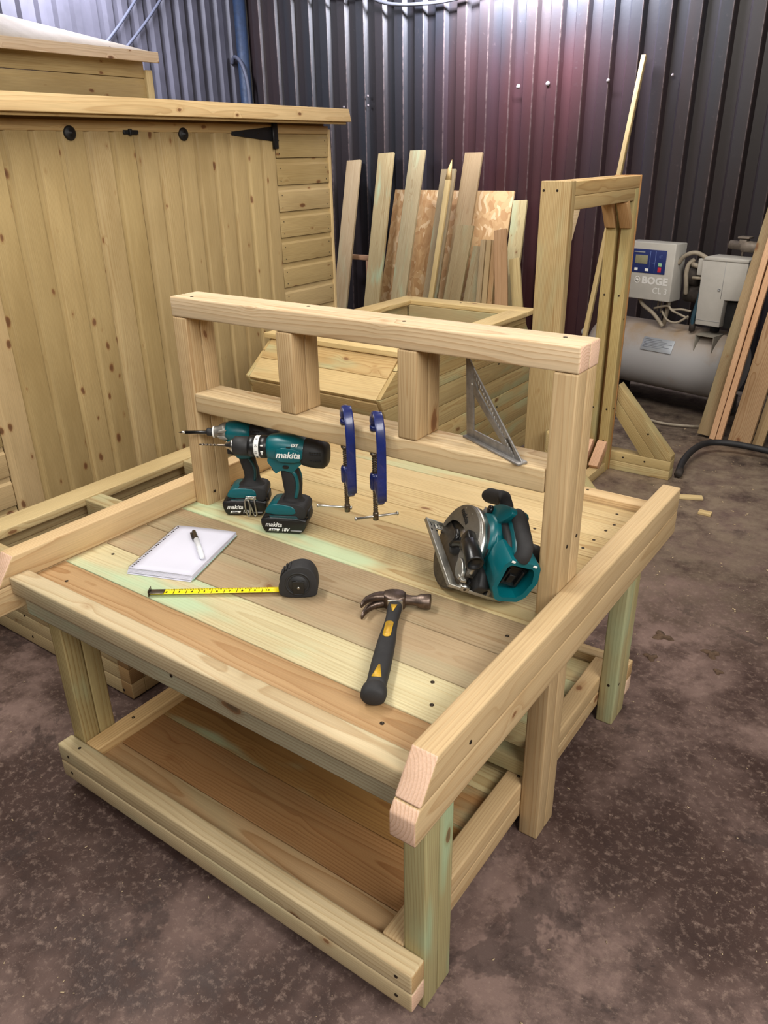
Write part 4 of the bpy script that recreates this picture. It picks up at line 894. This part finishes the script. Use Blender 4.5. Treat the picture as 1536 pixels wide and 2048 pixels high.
add_prism(bm, [hp(-.022, -.011), hp(-.008, -.019), (hp(.010, -.019)), hp(.022, -.010), hp(.023, .010), hp(.012, .020), hp(-.010, .018), hp(-.022, .010)], T+.0025, T+.0315, .004, plane='xy')
add_lathe(bm, [(0, .0125), (.008, .0105), (.018, .0098), (.027, .0105), (.035, .0142), (.052, .0150), (.054, .0138)], (hp(.016, -.002)[0], hp(.016, -.002)[1], T+.0170), HA, 24)
for sg in (1, -1):
    cl = [(-.014, 0, .0125, .0070, .006), (-.026, .003, .0110, .0072, .0072), (-.038, .011, .0080, .0070, .0085), (-.048, .024, .0055, .0065, .0100), (-.053, .040, .0035, .0058, .0115), (-.054, .052, .0020, .0048, .0125)]
    rg = []
    for i, (a, b, rr, rz, oz) in enumerate(cl):
        a2, b2 = (cl[i+1][:2] if i+1 < len(cl) else cl[i][:2]); a1, b1 = cl[max(i-1, 0)][:2]; t = Vector((a2-a1, b2-b1, 0)).normalized()
        nx = HA*(-t.y)+HP*t.x; q = hp(a, b); rg.append(ring((q[0], q[1], T+.0176+sg*oz), nx, (0, 0, 1), rr, rz, 16, 3))
    add_loft(bm, rg)
obj('head', bm, RUST, hm)
bm = bmesh.new(); q = Vector((-.262, -.150, 0))+D*.0; add_prism(bm, lab([(-.001, -.0145), (-.001, .0145), (.002, .0145), (.002, -.0145)], ''), T+.005, T+.0290, .0008, plane='xy'); obj('collar', bm, SILV, hm)

# ---- tape measure
TX = Vector((.82, .572, 0)).normalized()
tm = root('tape_measure', (-.462, -.196, T), 'black rubber tape measure with yellow blade pulled out toward the left', 'tape measure', M=frame(TX))
bm = bmesh.new(); add_prism(bm, smooth_poly([(-.036, .001), (-.0405, .022), (-.034, .046), (-.018, .064), (.006, .0715), (.026, .066), (.037, .046), (.0385, .018), (.034, .001)], 2), -.0185, .0185, .006)
for k in range(5): 
    a = math.radians(170-k*14); add_box(bm, -.001, .001, -.0130, .0130, -.0022, .0022, .0006, M=Matrix.Translation((-.001+.0355*math.cos(a), 0, .034+.0345*math.sin(a))) @ Matrix.Rotation(-a, 4, 'Y'))
tbody = obj('case', bm, RUB, tm, False)
bm = bmesh.new(); add_lathe(bm, [(0, .026), (.0015, .0255), (.0015, .0225), (.0, .0225)], (.0, -.0182, .032), (0, -1, 0), 36, cap=False); add_lathe(bm, [(0, .019), (.001, .0185)], (.0, -.0185, .032), (0, -1, 0), 30); obj('case_ring', bm, BLKM, tbody, False)
bm = bmesh.new(); add_box(bm, -.010, .012, -.0235, -.0215, .013, .040, .0008); add_box(bm, -.010, .012, -.0225, -.018, .037, .0400, .0008); add_tube(bm, [(-.011, -.0225, .0405), (.013, -.0225, .0405)], .0009, 6); o = obj('belt_clip', bm, BLK, tm, False)
bm = bmesh.new(); add_lathe(bm, [(0, .003), (.0012, .0025)], (.001, -.0235, .026), (0, -1, 0), 12); obj('clip_screw', bm, SILV, o, False)
BL = .262; bm = bmesh.new(); rg = []
def bz(t): return .0088-.003*t/BL
for i in range(9):
    t = BL*i/8; x = -.036-t
    up_ = [(x, -.0095+.019*j/6, bz(t)-.0016*(1-((j-3)/3)**2)+.0012) for j in range(7)]; dn = [(p[0], p[1], p[2]-.0005) for p in up_[::-1]]
    rg.append([Vector(p) for p in up_+dn])
add_loft(bm, rg); bl = obj('blade', bm, YEL, tm, False)
for k in range(2, 11):
    x = -.2995+.0254*(k-1)+.0085; text('numeral', str(k), .0085, BLK, bl, (x-.002, -.0005, bz(-x-.036)+.0004), (1, 0, 0), (0, 1, 0), bold=.0001)
    bm = bmesh.new(); add_box(bm, x-.0128, x-.0124, -.009, .009, bz(-x-.036)-.0002, bz(-x-.036)+.00150)
    for j in range(8):
        xx = x-.0128+.0254*(j-4)/8; add_box(bm, xx-.00015, xx+.00015, .005, .0092, bz(-x-.036)-.0002, bz(-x-.036)+.00155)
    obj('inch_mark', bm, BLK, bl, False)
bm = bmesh.new(); add_box(bm, -.3015, -.272, -.0085, .0085, .0066, .0082, .0005); add_box(bm, -.3025, -.3010, -.0105, .0105, .0005, .0140, .0005); obj('end_hook', bm, DSTL, tm, False)

# ---- notebook and pen
NX = Vector((.94, .345, 0)).normalized()
nb_ = root('spiral_notebook', (-.822, -.335, T), 'open white spiral-bound notebook with blank page near the left rail', 'notebook', M=frame(NX))
bm = bmesh.new(); add_box(bm, .0, .150, -.006, .212, .0004, .0018, .0004); obj('back_cover', bm, PAPER, nb_, False)
bm = bmesh.new(); add_box(bm, .001, .1525, -.0005, .2125, .0020, .0035, .0003); obj('mint_divider', bm, MINT, nb_, False, label='pale mint card sheet')
bm = bmesh.new()
for k in range(6): add_box(bm, .001+.0003*k, .1515-.0005*(k % 3), -.004+.001*k, .2118+.0003*(k % 2), .0036+.0013*k, .0036+.0013*k+.0011, .0002)
obj('pages', bm, PAPER, nb_, False)
bm = bmesh.new(); rg = []
nx, ny = 6, 10
rg = [[Vector((.0015+.150*i/nx, .212*j/ny, .0117+.0010*math.sin(PI*i/nx)+.0009*(1-j/ny)*(i/nx))) for i in range(nx+1)]+[Vector((.0015+.150*i/nx, .212*j/ny, .0113+.0010*math.sin(PI*i/nx)+.0009*(1-j/ny)*(i/nx))) for i in range(nx, -1, -1)] for j in range(ny+1)]
add_loft(bm, rg); pg = obj('top_page', bm, PAPER, nb_, False)
bm = bmesh.new()
for k in range(27):
    y = .008+.0075*k; c0 = Vector((.0025, y, .0068)); add_tube(bm, [c0+Vector((.0060*math.cos(a), .0010*math.sin(a/2), .0066*math.sin(a))) for a in [2*PI*i/10 for i in range(11)]], .00045, 5, sm=False)
obj('spiral_binding', bm, SILV, nb_, False)
bm = bmesh.new()
for k in range(27): add_box(bm, .0065, .0092, .0067+.0075*k, .0093+.0075*k, .0118, .0127)
obj('punched_hole', bm, SCREW, pg, False)
PD = Vector((.120, -.082, 0)).normalized()
pn = root('marker_pen', (-.826, -.146, T+.0127), 'white marker pen with black cap lying on the notebook page', 'pen', M=frame(PD))
bm = bmesh.new(); add_lathe(bm, [(0, .0030), (.002, .0047), (.045, .0060), (.046, .0062)], (0, 0, .0062), (1, 0, 0), 24); add_box(bm, .006, .040, -.0092, -.0048, .0050, .0078, .0008); obj('cap', bm, BLK, pn, False)
bm = bmesh.new(); add_lathe(bm, [(0, .0062), (.055, .0061), (.080, .0058), (.090, .0050), (.092, .0040)], (.0462, 0, .0062), (1, 0, 0), 24); o = obj('barrel', bm, plain('white_plastic', (226, 230, 236), .35), pn, False)
bm = bmesh.new(); add_box(bm, .055, .105, -.0046, -.0038, .0098, .0104, 0); obj('barrel_print', bm, plain('dark_print', (52, 60, 74), .5), o, False)

# ---- two G clamps on the middle beam
def gclamp(x, y, tv, hdl, label):
    X = Vector(tv).normalized()
    g = root('g_clamp', (x, y, T), label, 'clamp', M=frame(X))
    bm = bmesh.new(); Y0 = Vector((0, 1, 0))
    path = [(.006, .152, .0062, .0085), (.0, .158, .0066, .0085), (-.001, .180, .0066, .0080), (-.002, .215, .0064, .0074), (-.002, .250, .0062, .0072), (-.0015, .280, .0062, .0072), (.002, .305, .0064, .0076), (.010, .323, .0068, .0076), (.022, .332, .0070, .0076), (.034, .330, .0072, .0078), (.043, .322, .0075, .0085), (.0465, .311, .0075, .0085), (.047, .303, .0055, .006)]
    rg = []
    for i, (a, z, rr, ry) in enumerate(path):
        p1 = path[max(i-1, 0)]; p2 = path[min(i+1, len(path)-1)]; t = Vector((p2[0]-p1[0], 0, p2[1]-p1[1])).normalized(); nn = Vector((-t.z, 0, t.x))
        rg.append(ring((a, 0, z), nn, (0, 1, 0), rr, ry, 16, 3.2))
    add_loft(bm, rg)
    # raised outer flange (T section) and the boss arm
    rg = []
    for i, (a, z, rr, ry) in enumerate(path[1:10]):
        rg.append(ring((a-.0065 if i < 6 else a-.003, 0, z+(0 if i < 6 else .006)), (1, 0, 0), (0, 1, 0), .0018, .0098, 12, 3))
    add_loft(bm, rg)
    add_prism(bm, [(-.004, .152), (-.004, .200), (.010, .196), (.036, .196), (.050, .200), (.056, .196), (.056, .166), (.048, .160), (.030, .166), (.008, .150)], -.0060, .0060, .002)
    add_lathe(bm, [(0, .0095), (.004, .0108), (.030, .0108), (.036, .0092)], (.047, 0, .164), (0, 0, 1), 20)
    add_lathe(bm, [(0, .0085), (.010, .0085)], (.047, 0, .2935), (0, 0, 1), 16)
    obj('frame', bm, BLUE, g, False)
    bm = bmesh.new(); rg = []
    for i in range(90):
        z = .100+.140*i/89; rg.append(ring((.047, 0, z), (1, 0, 0), (0, 1, 0), .0050+.0007*math.sin(i*1.9), .0050+.0007*math.sin(i*1.9), 12))
    add_loft(bm, rg); add_lathe(bm, [(0, .0062), (.016, .0062), (.018, .005)], (.047, 0, .094), (0, 0, 1), 16); s_ = obj('screw_spindle', bm, DSTL, g, False)
    bm = bmesh.new(); add_lathe(bm, [(0, .0050), (.0035, .0085), (.0075, .0090)], (.047, 0, .2375), (0, 0, 1), 16); obj('swivel_pad', bm, DSTL, g, False)
    bm = bmesh.new(); a, b = [Vector(q) for q in hdl]; d = (b-a); add_lathe(bm, [(0, .0028), (.001, .0042), (.004, .0042), (.005, .0026), (d.length-.005, .0026), (d.length-.004, .0042), (d.length-.001, .0042), (d.length, .0028)], a, d, 12); obj('tommy_bar', bm, SILV, g, False)
    return g
gclamp(-.459, -.022, (-.78, .63, 0), ((.072, .062, .106), (.044, -.010, .102)), 'left blue G-clamp gripping the middle beam beside the drill')
gclamp(-.383, -.022, (-.78, .63, 0), ((.047, .046, .102), (.047, -.050, .102)), 'right blue G-clamp on the middle beam with level tommy bar')

# ---- aluminium triangle square
B0 = Vector((-.246, .080, T+.2918)); B1 = Vector((-.086, -.001, T+.2918)); SXv = (B1-B0).normalized(); tilt = Vector((.06, -.10, 1)); 
sq = root('rafter_square', tuple(B0), 'grey aluminium triangular rafter square standing on the middle beam', 'square', M=frame(SXv, (SXv.y*.07*-1+.0, SXv.x*.07*1*-1, 1)))
bm = bmesh.new(); LQ = .178; HQ = .166
def tri(pts): add_prism(bm, pts, -.0016, .0016, .0003)
tri([(0, .004), (0, HQ), (.024, HQ-.024), (.024, .004)]); tri([(.0245, .004), (.0245, .020), (.150, .020), (.162, .004)])
# hypotenuse bar in two strips with the slot between
tri([(0.0242, HQ-.0245), (LQ, .004), (.1625, .004), (.0242, HQ-.042)]); tri([(.0242, HQ-.052), (.0242, HQ-.075), (.118, .0205), (.141, .0205)])
tri([(.0242, HQ-.042), (.0242, HQ-.052), (.038, HQ-.066), (.038, HQ-.058)]); tri([(.128, .034), (.141, .0205), (.1515, .0205), (.134, .0385)])
add_box(bm, 0, LQ, -.0105, .0105, 0, .0042, .0008); pb_ = obj('plate', bm, plain('dull_aluminium', (150, 147, 144), .5, .45, var=.3, vscale=80), sq, False)
bm = bmesh.new()
for k in range(24):
    t = .03+.0058*k; add_box(bm, t, t+.0004, -.0020, -.0015, HQ-t-.008-(.003 if k % 4 else 0), HQ-t-.0045)
obj('graduations', bm, WHT, sq, False)
bm = bmesh.new(); obj('rivet', disc(bm, (.020, -.0017, .110), (0, -1, 0), .0022), WHT, sq, False)

# ================================================================== air compressor
ca = math.radians(-13); cp = root('air_compressor', (-.85, 3.3, 0), 'dusty grey piston air compressor with control box and horizontal tank at the wall', 'air compressor', M=frame((math.cos(ca), math.sin(ca), 0)))
bm = bmesh.new(); R_ = .185
add_lathe(bm, [(0, .02), (.010, .08), (.03, .135), (.06, .168), (.09, .182), (.11, R_), (.84, R_), (.86, .182), (.89, .168), (.92, .135), (.94, .08), (.95, .02)], (-.46, .10, .275), (1, 0, 0), 48); tk = obj('tank', bm, TANKM, cp, False)
bm = bmesh.new(); add_box(bm, -.095, .095, -.0012, .0012, -.038, .038, .0005, M=Matrix.Translation((.055, .10-.1865*math.cos(.50), .275+.1865*math.sin(.50))) @ Matrix.Rotation(-.50, 4, 'X')); pt = obj('rating_plate', bm, plain('plate_grey', (150, 154, 160), .4, .3), tk, False)
bm = bmesh.new()
for k in range(6): add_box(bm, -.085, .02+.011*(k*3 % 7), -.0020, -.0010, .026-.009*k, .028-.009*k, 0, M=Matrix.Translation((.055, .10-.1865*math.cos(.50), .275+.1865*math.sin(.50))) @ Matrix.Rotation(-.50, 4, 'X'))
obj('plate_print', bm, plain('plate_print', (104, 108, 116), .5), pt, False)
for x in (-.30, .38):
    bm = bmesh.new(); add_box(bm, x, x+.06, .0, .20, .0, .105, .004); obj('tank_foot', bm, DUST, cp, False)
bm = bmesh.new(); add_box(bm, -.215, .082, -.05, .065, .600, .902, .004); cb = obj('control_box', bm, CGREY, cp, False)
bm = bmesh.new(); add_box(bm, -.180, .034, -.0535, -.0505, .742, .866, .001); cpn = obj('control_panel', bm, NAVY, cb, False)
for nm, a, m_ in (('display', (-.150, -.075, .790, .835), LCD), ('button', (-.150, -.130, .752, .766), WHT), ('button', (-.085, -.065, .752, .766), WHT), ('button', (-.008, .012, .782, .800), GREENB), ('button', (-.008, .012, .752, .778), REDB), ('print_line', (-.160, -.095, .848, .853), GRYP)):
    bm = bmesh.new(); add_box(bm, a[0], a[1], -.0555, -.0530, a[2], a[3], .0006); obj(nm, bm, m_, cpn, False)
bm = bmesh.new()
LB = plain('panel_line_blue', (96, 116, 170), .5)
for a in ((-.062, -.060, .748, .860), (-.030-.0, -.028, .748, .860), (-.062, -.029, .797, .799)): add_box(bm, a[0], a[1], -.0548, -.0530, a[2], a[3])
obj('panel_line', bm, LB, cpn, False); text('lettering', '(((', .020, LB, cpn, (.002, -.0550, .835), (1, 0, 0), (0, 0, 1)); 
LG = plain('pale_letter', (214, 212, 208), .5)
text('lettering', 'BOGE', .052, LG, cb, (-.020, -.0510, .702), (1, 0, 0), (0, 0, 1), bold=.0022, sx=1.15); text('lettering', 'CL 3', .046, LG, cb, (.018, -.0510, .652), (1, 0, 0), (0, 0, 1), sx=1.0)
bm = bmesh.new(); add_lathe(bm, [(0, .018), (.0008, .018), (.0008, .0145), (0, .0145)], (-.127, -.0502, .702), (0, -1, 0), 24, cap=False); add_prism(bm, [(-.135, .694), (-.135, .711), (-.117, .7025)], -.0512, -.0500); obj('emblem', bm, LG, cb, False)
# pump head housing
bm = bmesh.new(); add_prism(bm, [(.232, .500), (.368, .500), (.372, .640), (.462, .645), (.468, .832), (.225, .832)], -.02, .10, .003); add_prism(bm, [(.222, .832), (.470, .832), (.470, .850), (.245, .852)], -.024, .104, .004); hd = obj('pump_cover', bm, CGREY, cp, False)
for a in ((.352, .354, .645, .830), (.230, .366, .525, .527)): obj('panel_seam', add_box(bmesh.new(), a[0], a[1], -.0212, -.0195, a[2], a[3]), GRYP, hd, False)
obj('cover_lock', disc(bmesh.new(), (.338, -.0205, .690), (0, -1, 0), .008, .004, 14), GRYP, hd, False)
bm = bmesh.new(); add_box(bm, .190, .232, .0, .09, .750, .835, .004); obj('side_housing', bm, CGREY, cp, False)
bm = bmesh.new(); add_lathe(bm, [(0, .024), (.03, .026), (.03, .03), (.04, .03)], (.318, .04, .465), (0, 0, 1), 20); add_box(bm, .37, .46, .02, .10, .49, .63, .004); obj('pump_mount', bm, BLKM, cp, False)
bm = bmesh.new(); add_box(bm, .265, .270, -.06, .10, .36, .455, .001); add_box(bm, .365, .370, -.06, .10, .36, .455, .001); add_box(bm, .265, .370, -.06, .10, .450, .456, .001); obj('mount_bracket', bm, plain('dusty_bracket', (140, 134, 122), .6, var=.3), cp, False)
bm = bmesh.new(); add_lathe(bm, [(0, .022), (.07, .022), (.07, .03), (.10, .028), (.17, .026)], (.30, .10, .905), (1, 0, -.05), 16); add_box(bm, .352, .392, .08, .12, .895, .935, .004); add_box(bm, .345, .405, .075, .13, .938, .948, .002); add_lathe(bm, [(0, .006), (.06, .006)], (.372, .10, .85), (0, 0, 1), 8); obj('valve_assembly', bm, plain('dusty_grey_cast', (140, 128, 116), .6, .2, var=.4), cp, False)
bm = bmesh.new(); add_lathe(bm, [(0, .060), (.02, .068), (.05, .068), (.07, .060)], (.110, .09, .745), (1, 0, 0), 28); add_lathe(bm, [(0, .05), (.12, .05)], (.10, .10, .640), (1, 0, 0), 20); obj('motor', bm, DUST, cp, False)
bm = bmesh.new(); add_tube(bm, [(.082, .0, .800), (.115, -.01, .842), (.165, .0, .862), (.215, .02, .842), (.238, .03, .815)], .011, 10); add_tube(bm, [(.155, .03, .825), (.130, .02, .80), (.122, .02, .750), (.125, .03, .690), (.120, .05, .64)], .012, 10); add_tube(bm, [(.150, .02, .80), (.20, .02, .79)], .013, 10); add_tube(bm, [(.17, .0, .735), (.235, .01, .735)], .008, 8); obj('beige_hose', bm, BEIGE, cp, False)
bm = bmesh.new(); add_tube(bm, [(.236, .0, .74), (.228, .0, .64), (.210, .0, .54), (.205, .01, .475)], .013, 10); bh = obj('blue_hose', bm, BLUEH, cp, False)
bm = bmesh.new(); add_lathe(bm, [(0, .016), (.06, .017)], (.205, .01, .455), (0, 0, 1), 12); obj('hose_fitting', bm, DUST, bh, False)
bm = bmesh.new()
add_tube(bm, [(.05, .0, .600), (.075, -.01, .560), (.14, -.01, .565), (.19, .0, .560)], .006, 8); add_tube(bm, [(.02, .0, .54), (.07, -.02, .500), (.13, -.02, .495), (.185, -.01, .535)], .006, 8)
add_tube(bm, [(-.13, .0, .600), (-.10, .0, .56), (-.03, .0, .52), (.03, .01, .455)], .011, 8); add_tube(bm, [(-.03, .0, .55), (.06, -.02, .575), (.10, -.03, .555), (.18, .0, .52)], .006, 8)
add_tube(bm, [(-.22, -.03, .62), (-.20, -.06, .52), (-.185, -.08, .46)], .010, 8)
add_tube(bm, [(-.02, .02, .600), (-.02, .02, .535)], .004, 6); add_tube(bm, [(.0, .02, .600), (.0, .02, .525)], .004, 6); add_tube(bm, [(.045, .02, .600), (.03, .02, .460)], .012, 8)
obj('tangled_cables', bm, BEIGE, cp, False)
bm = bmesh.new(); add_tube(bm, [(-.185, -.09, .455), (-.20, -.11, .35), (-.24, -.12, .2), (-.27, -.12, .10)], .006, 8); obj('drain_cable', bm, DUST, cp, False)
bm = bmesh.new(); add_lathe(bm, [(0, .018), (.010, .019), (.012, .017)], (-.470, -.005, .357), (0, -1, 0), 24); add_tube(bm, [(-.470, .0, .345), (-.44, .03, .30), (-.40, .05, .29)], .006, 8); gg = obj('pressure_gauge', bm, plain('gauge_white', (200, 200, 196), .3), cp, False)
bm = bmesh.new(); add_box(bm, -.4705, -.4695, -.0178, -.0172, .352, .368, M=None); obj('gauge_needle', bm, BLK, gg, False)
bm = bmesh.new(); add_box(bm, .40, .46, -.09, -.03, .01, .105, .004); obj('drain_box', bm, CGREY, cp, False)
# cables on the floor beneath the compressor
bm = bmesh.new(); add_tube(bm, [(-1.30, 3.20, .012), (-1.05, 2.98, .012), (-.85, 3.02, .012), (-.65, 2.95, .012), (-.46, 3.0, .012), (-.40, 3.06, .012)], .007, 8); tag(obj('floor_cable', bm, BEIGE, None, origin=(-.8, 3.0, 0)), 'dusty beige cable on the floor in front of the compressor', 'cable')
# black hose
bm = bmesh.new(); HPt = [(-.362, 2.262, .020), (-.374, 2.36, .038), (-.372, 2.50, .050), (-.345, 2.63, .052), (-.27, 2.695, .050), (-.15, 2.71, .046), (.1, 2.70, .034), (.5, 2.62, .018)]
add_tube(bm, HPt, .0155, 14); hs = obj('black_hose', bm, HOSEB, None, origin=(-.2, 2.6, 0)); tag(hs, 'thick black rubber hose curving over the floor to the right edge', 'hose')
bm = bmesh.new(); add_lathe(bm, [(0, .017), (.028, .018), (.030, .0155), (.046, .0160)], (-.358, 2.235, .0182), (-.05, 1, .10), 16); obj('hose_coupling', bm, DUST, hs)
# pipe and cables at the walls
bm = bmesh.new(); add_tube(bm, [(-4.40, 3.80, .0), (-4.40, 3.80, 3.09)], .045, 16, sm=False); tag(obj('wall_pipe', bm, PIPEB, None, origin=(-4.40, 3.80, 0)), 'dark blue vertical pipe in the back left corner of the walls', 'pipe')
bm = bmesh.new(); add_tube(bm, [(-4.49, 3.765, 2.02), (-4.44, 3.75, 2.06), (-4.36, 3.735, 2.01), (-4.31, 3.73, 1.88), (-4.30, 3.73, 1.70), (-4.30, 3.73, 1.2)], .014, 8); tag(obj('looped_hose', bm, CABLE, None, origin=(-4.3, 3.73, 0)), 'thin grey hose looping beside the blue corner pipe', 'hose')
bm = bmesh.new(); add_tube(bm, [(-3.95, 3.825, 2.46), (-3.45, 3.80, 2.345), (-3.15, 3.80, 2.345)], .008, 8); tag(obj('wall_cable', bm, CABLE, None, origin=(-3.5, 3.82, 2.3)), 'thin cable sagging along the top left of the back wall', 'cable')
bm = bmesh.new(); add_tube(bm, [(-3.30, 3.80, 2.385), (-3.05, 3.80, 2.275), (-2.70, 3.80, 2.240), (-2.40, 3.80, 2.255), (-2.2, 3.80, 2.31)], .011, 8); tag(obj('wall_cable', bm, plain('pale_cable', (112, 114, 122), .5), None, origin=(-2.7, 3.8, 2.2)), 'pale thick cable sagging across the top of the back wall', 'cable')
for k, (a, b) in enumerate((((2.50, 1.98), (3.02, 2.48)), ((2.66, 1.97), (3.24, 2.50)))):
    bm = bmesh.new(); add_tube(bm, [(-4.46, a[0], a[1]), (-4.46, (a[0]+b[0])/2, (a[1]+b[1])/2-.02), (-4.46, b[0], b[1])], .010, 8); tag(obj('wall_cable', bm, CABLE, None, origin=(-4.46, a[0], a[1])), ['left', 'right'][k]+' one of two slanting cables on the bright left wall', 'cable')
# pale splashes and bolts on the back wall
def wallpt(x, z): return (x, 3.835, z)
for k, (x, z, r_) in enumerate(((-2.06, 1.735, .015), (-1.86, 1.74, .015), (-1.475, 1.735, .011), (-3.24, 1.74, .010), (-3.24, 1.68, .010), (-3.46, 1.68, .009), (-1.10, 1.74, .009))):
    bm = bmesh.new(); add_lathe(bm, [(0, r_), (.004, r_*.8), (.007, r_*.3)], wallpt(x, z), (0, -1, 0), 9); tag(obj('wall_bolt', bm, plain('pale_bolt', (140, 130, 130), .6), None, origin=wallpt(x, z)), 'small pale bolt head on the dark corrugated back wall', 'bolt', 'bolt heads across the back wall')

# ================================================================== floor litter
rnd = random.Random(3)
def blob(name, x, y, r0, h, mat, label, cat, group=None):
    bm = bmesh.new(); n = 14; top = []; bot = []
    ph = rnd.random()*6
    for i in range(n):
        a = 2*PI*i/n; rr = r0*(.65+.35*math.sin(3*a+ph)+.25*rnd.random()); bot.append(bm.verts.new((x+rr*math.cos(a)*1.3, y+rr*math.sin(a), .0005))); top.append(bm.verts.new((x+rr*.8*math.cos(a)*1.3, y+rr*.8*math.sin(a), h*(.6+.6*rnd.random()))))
    bm.faces.new(top)
    for i in range(n): bm.faces.new((bot[i], bot[(i+1) % n], top[(i+1) % n], top[i]))
    o = obj(name, bm, mat, None, origin=(x, y, 0)); tag(o, label, cat, group); return o
blob('mud_flake', -.018, .93, .026, .008, MUD, 'long brown flake of dried mud on the floor right of the rear legs', 'mud')
blob('mud_flake', -.012, .805, .018, .007, MUD, 'small round clod of dried mud nearest the rear right leg', 'mud')
blob('mud_flake', .13, .92, .022, .008, MUD, 'largest brown mud flake near the right edge of the floor', 'mud')
blob('mud_flake', .17, .84, .012, .006, MUD, 'smallest mud crumb below the largest flake', 'mud')
W = Wood(); W.box(-.175, -.125, 1.895, 1.925, .0005, .012, (214, 190, 140), 0, bev=.001); tag(obj('wood_offcut', W.bm, WOOD, None, origin=(-.15, 1.91, 0)), 'tiny pale wood offcut on the floor behind the bench, at right', 'offcut')
W = Wood(); W.beam((-.29, 2.02, .006), (-.20, 2.06, .006), (0, 0, 1), .010, .035, (210, 186, 136), 0, bev=.001); tag(obj('wood_offcut', W.bm, WOOD, None, origin=(-.25, 2.04, 0)), 'pale wood offcut lying just behind the rear end of the side rail', 'offcut')
bm = bmesh.new()
for k in range(1500):
    x = rnd.uniform(-2.2, 1.5); y = rnd.uniform(-1.0, 3.0)
    s_ = rnd.choice([.0008, .001, .0012, .0016, .0022] if y < 1 else [.0015, .002, .003, .004]); a = rnd.random()*PI; l = s_*rnd.uniform(1, 3.5)
    tb = bmesh.new(); bmesh.ops.create_cube(tb, size=1, matrix=Matrix.Translation((x, y, s_*.3+.0004)) @ Matrix.Rotation(a, 4, 'Z') @ Matrix.Diagonal((l, s_, s_*.6, 1))); merge(bm, tb)
o = obj('sawdust', bm, plain('pale_sawdust', (186, 164, 132), .9, var=.3, vscale=5), None, origin=(0, 0, 0)); tag(o, 'pale sawdust and crumbs scattered over the dark concrete floor', 'sawdust', kind='stuff')
# green mark on the wide leaning board, real paint dab
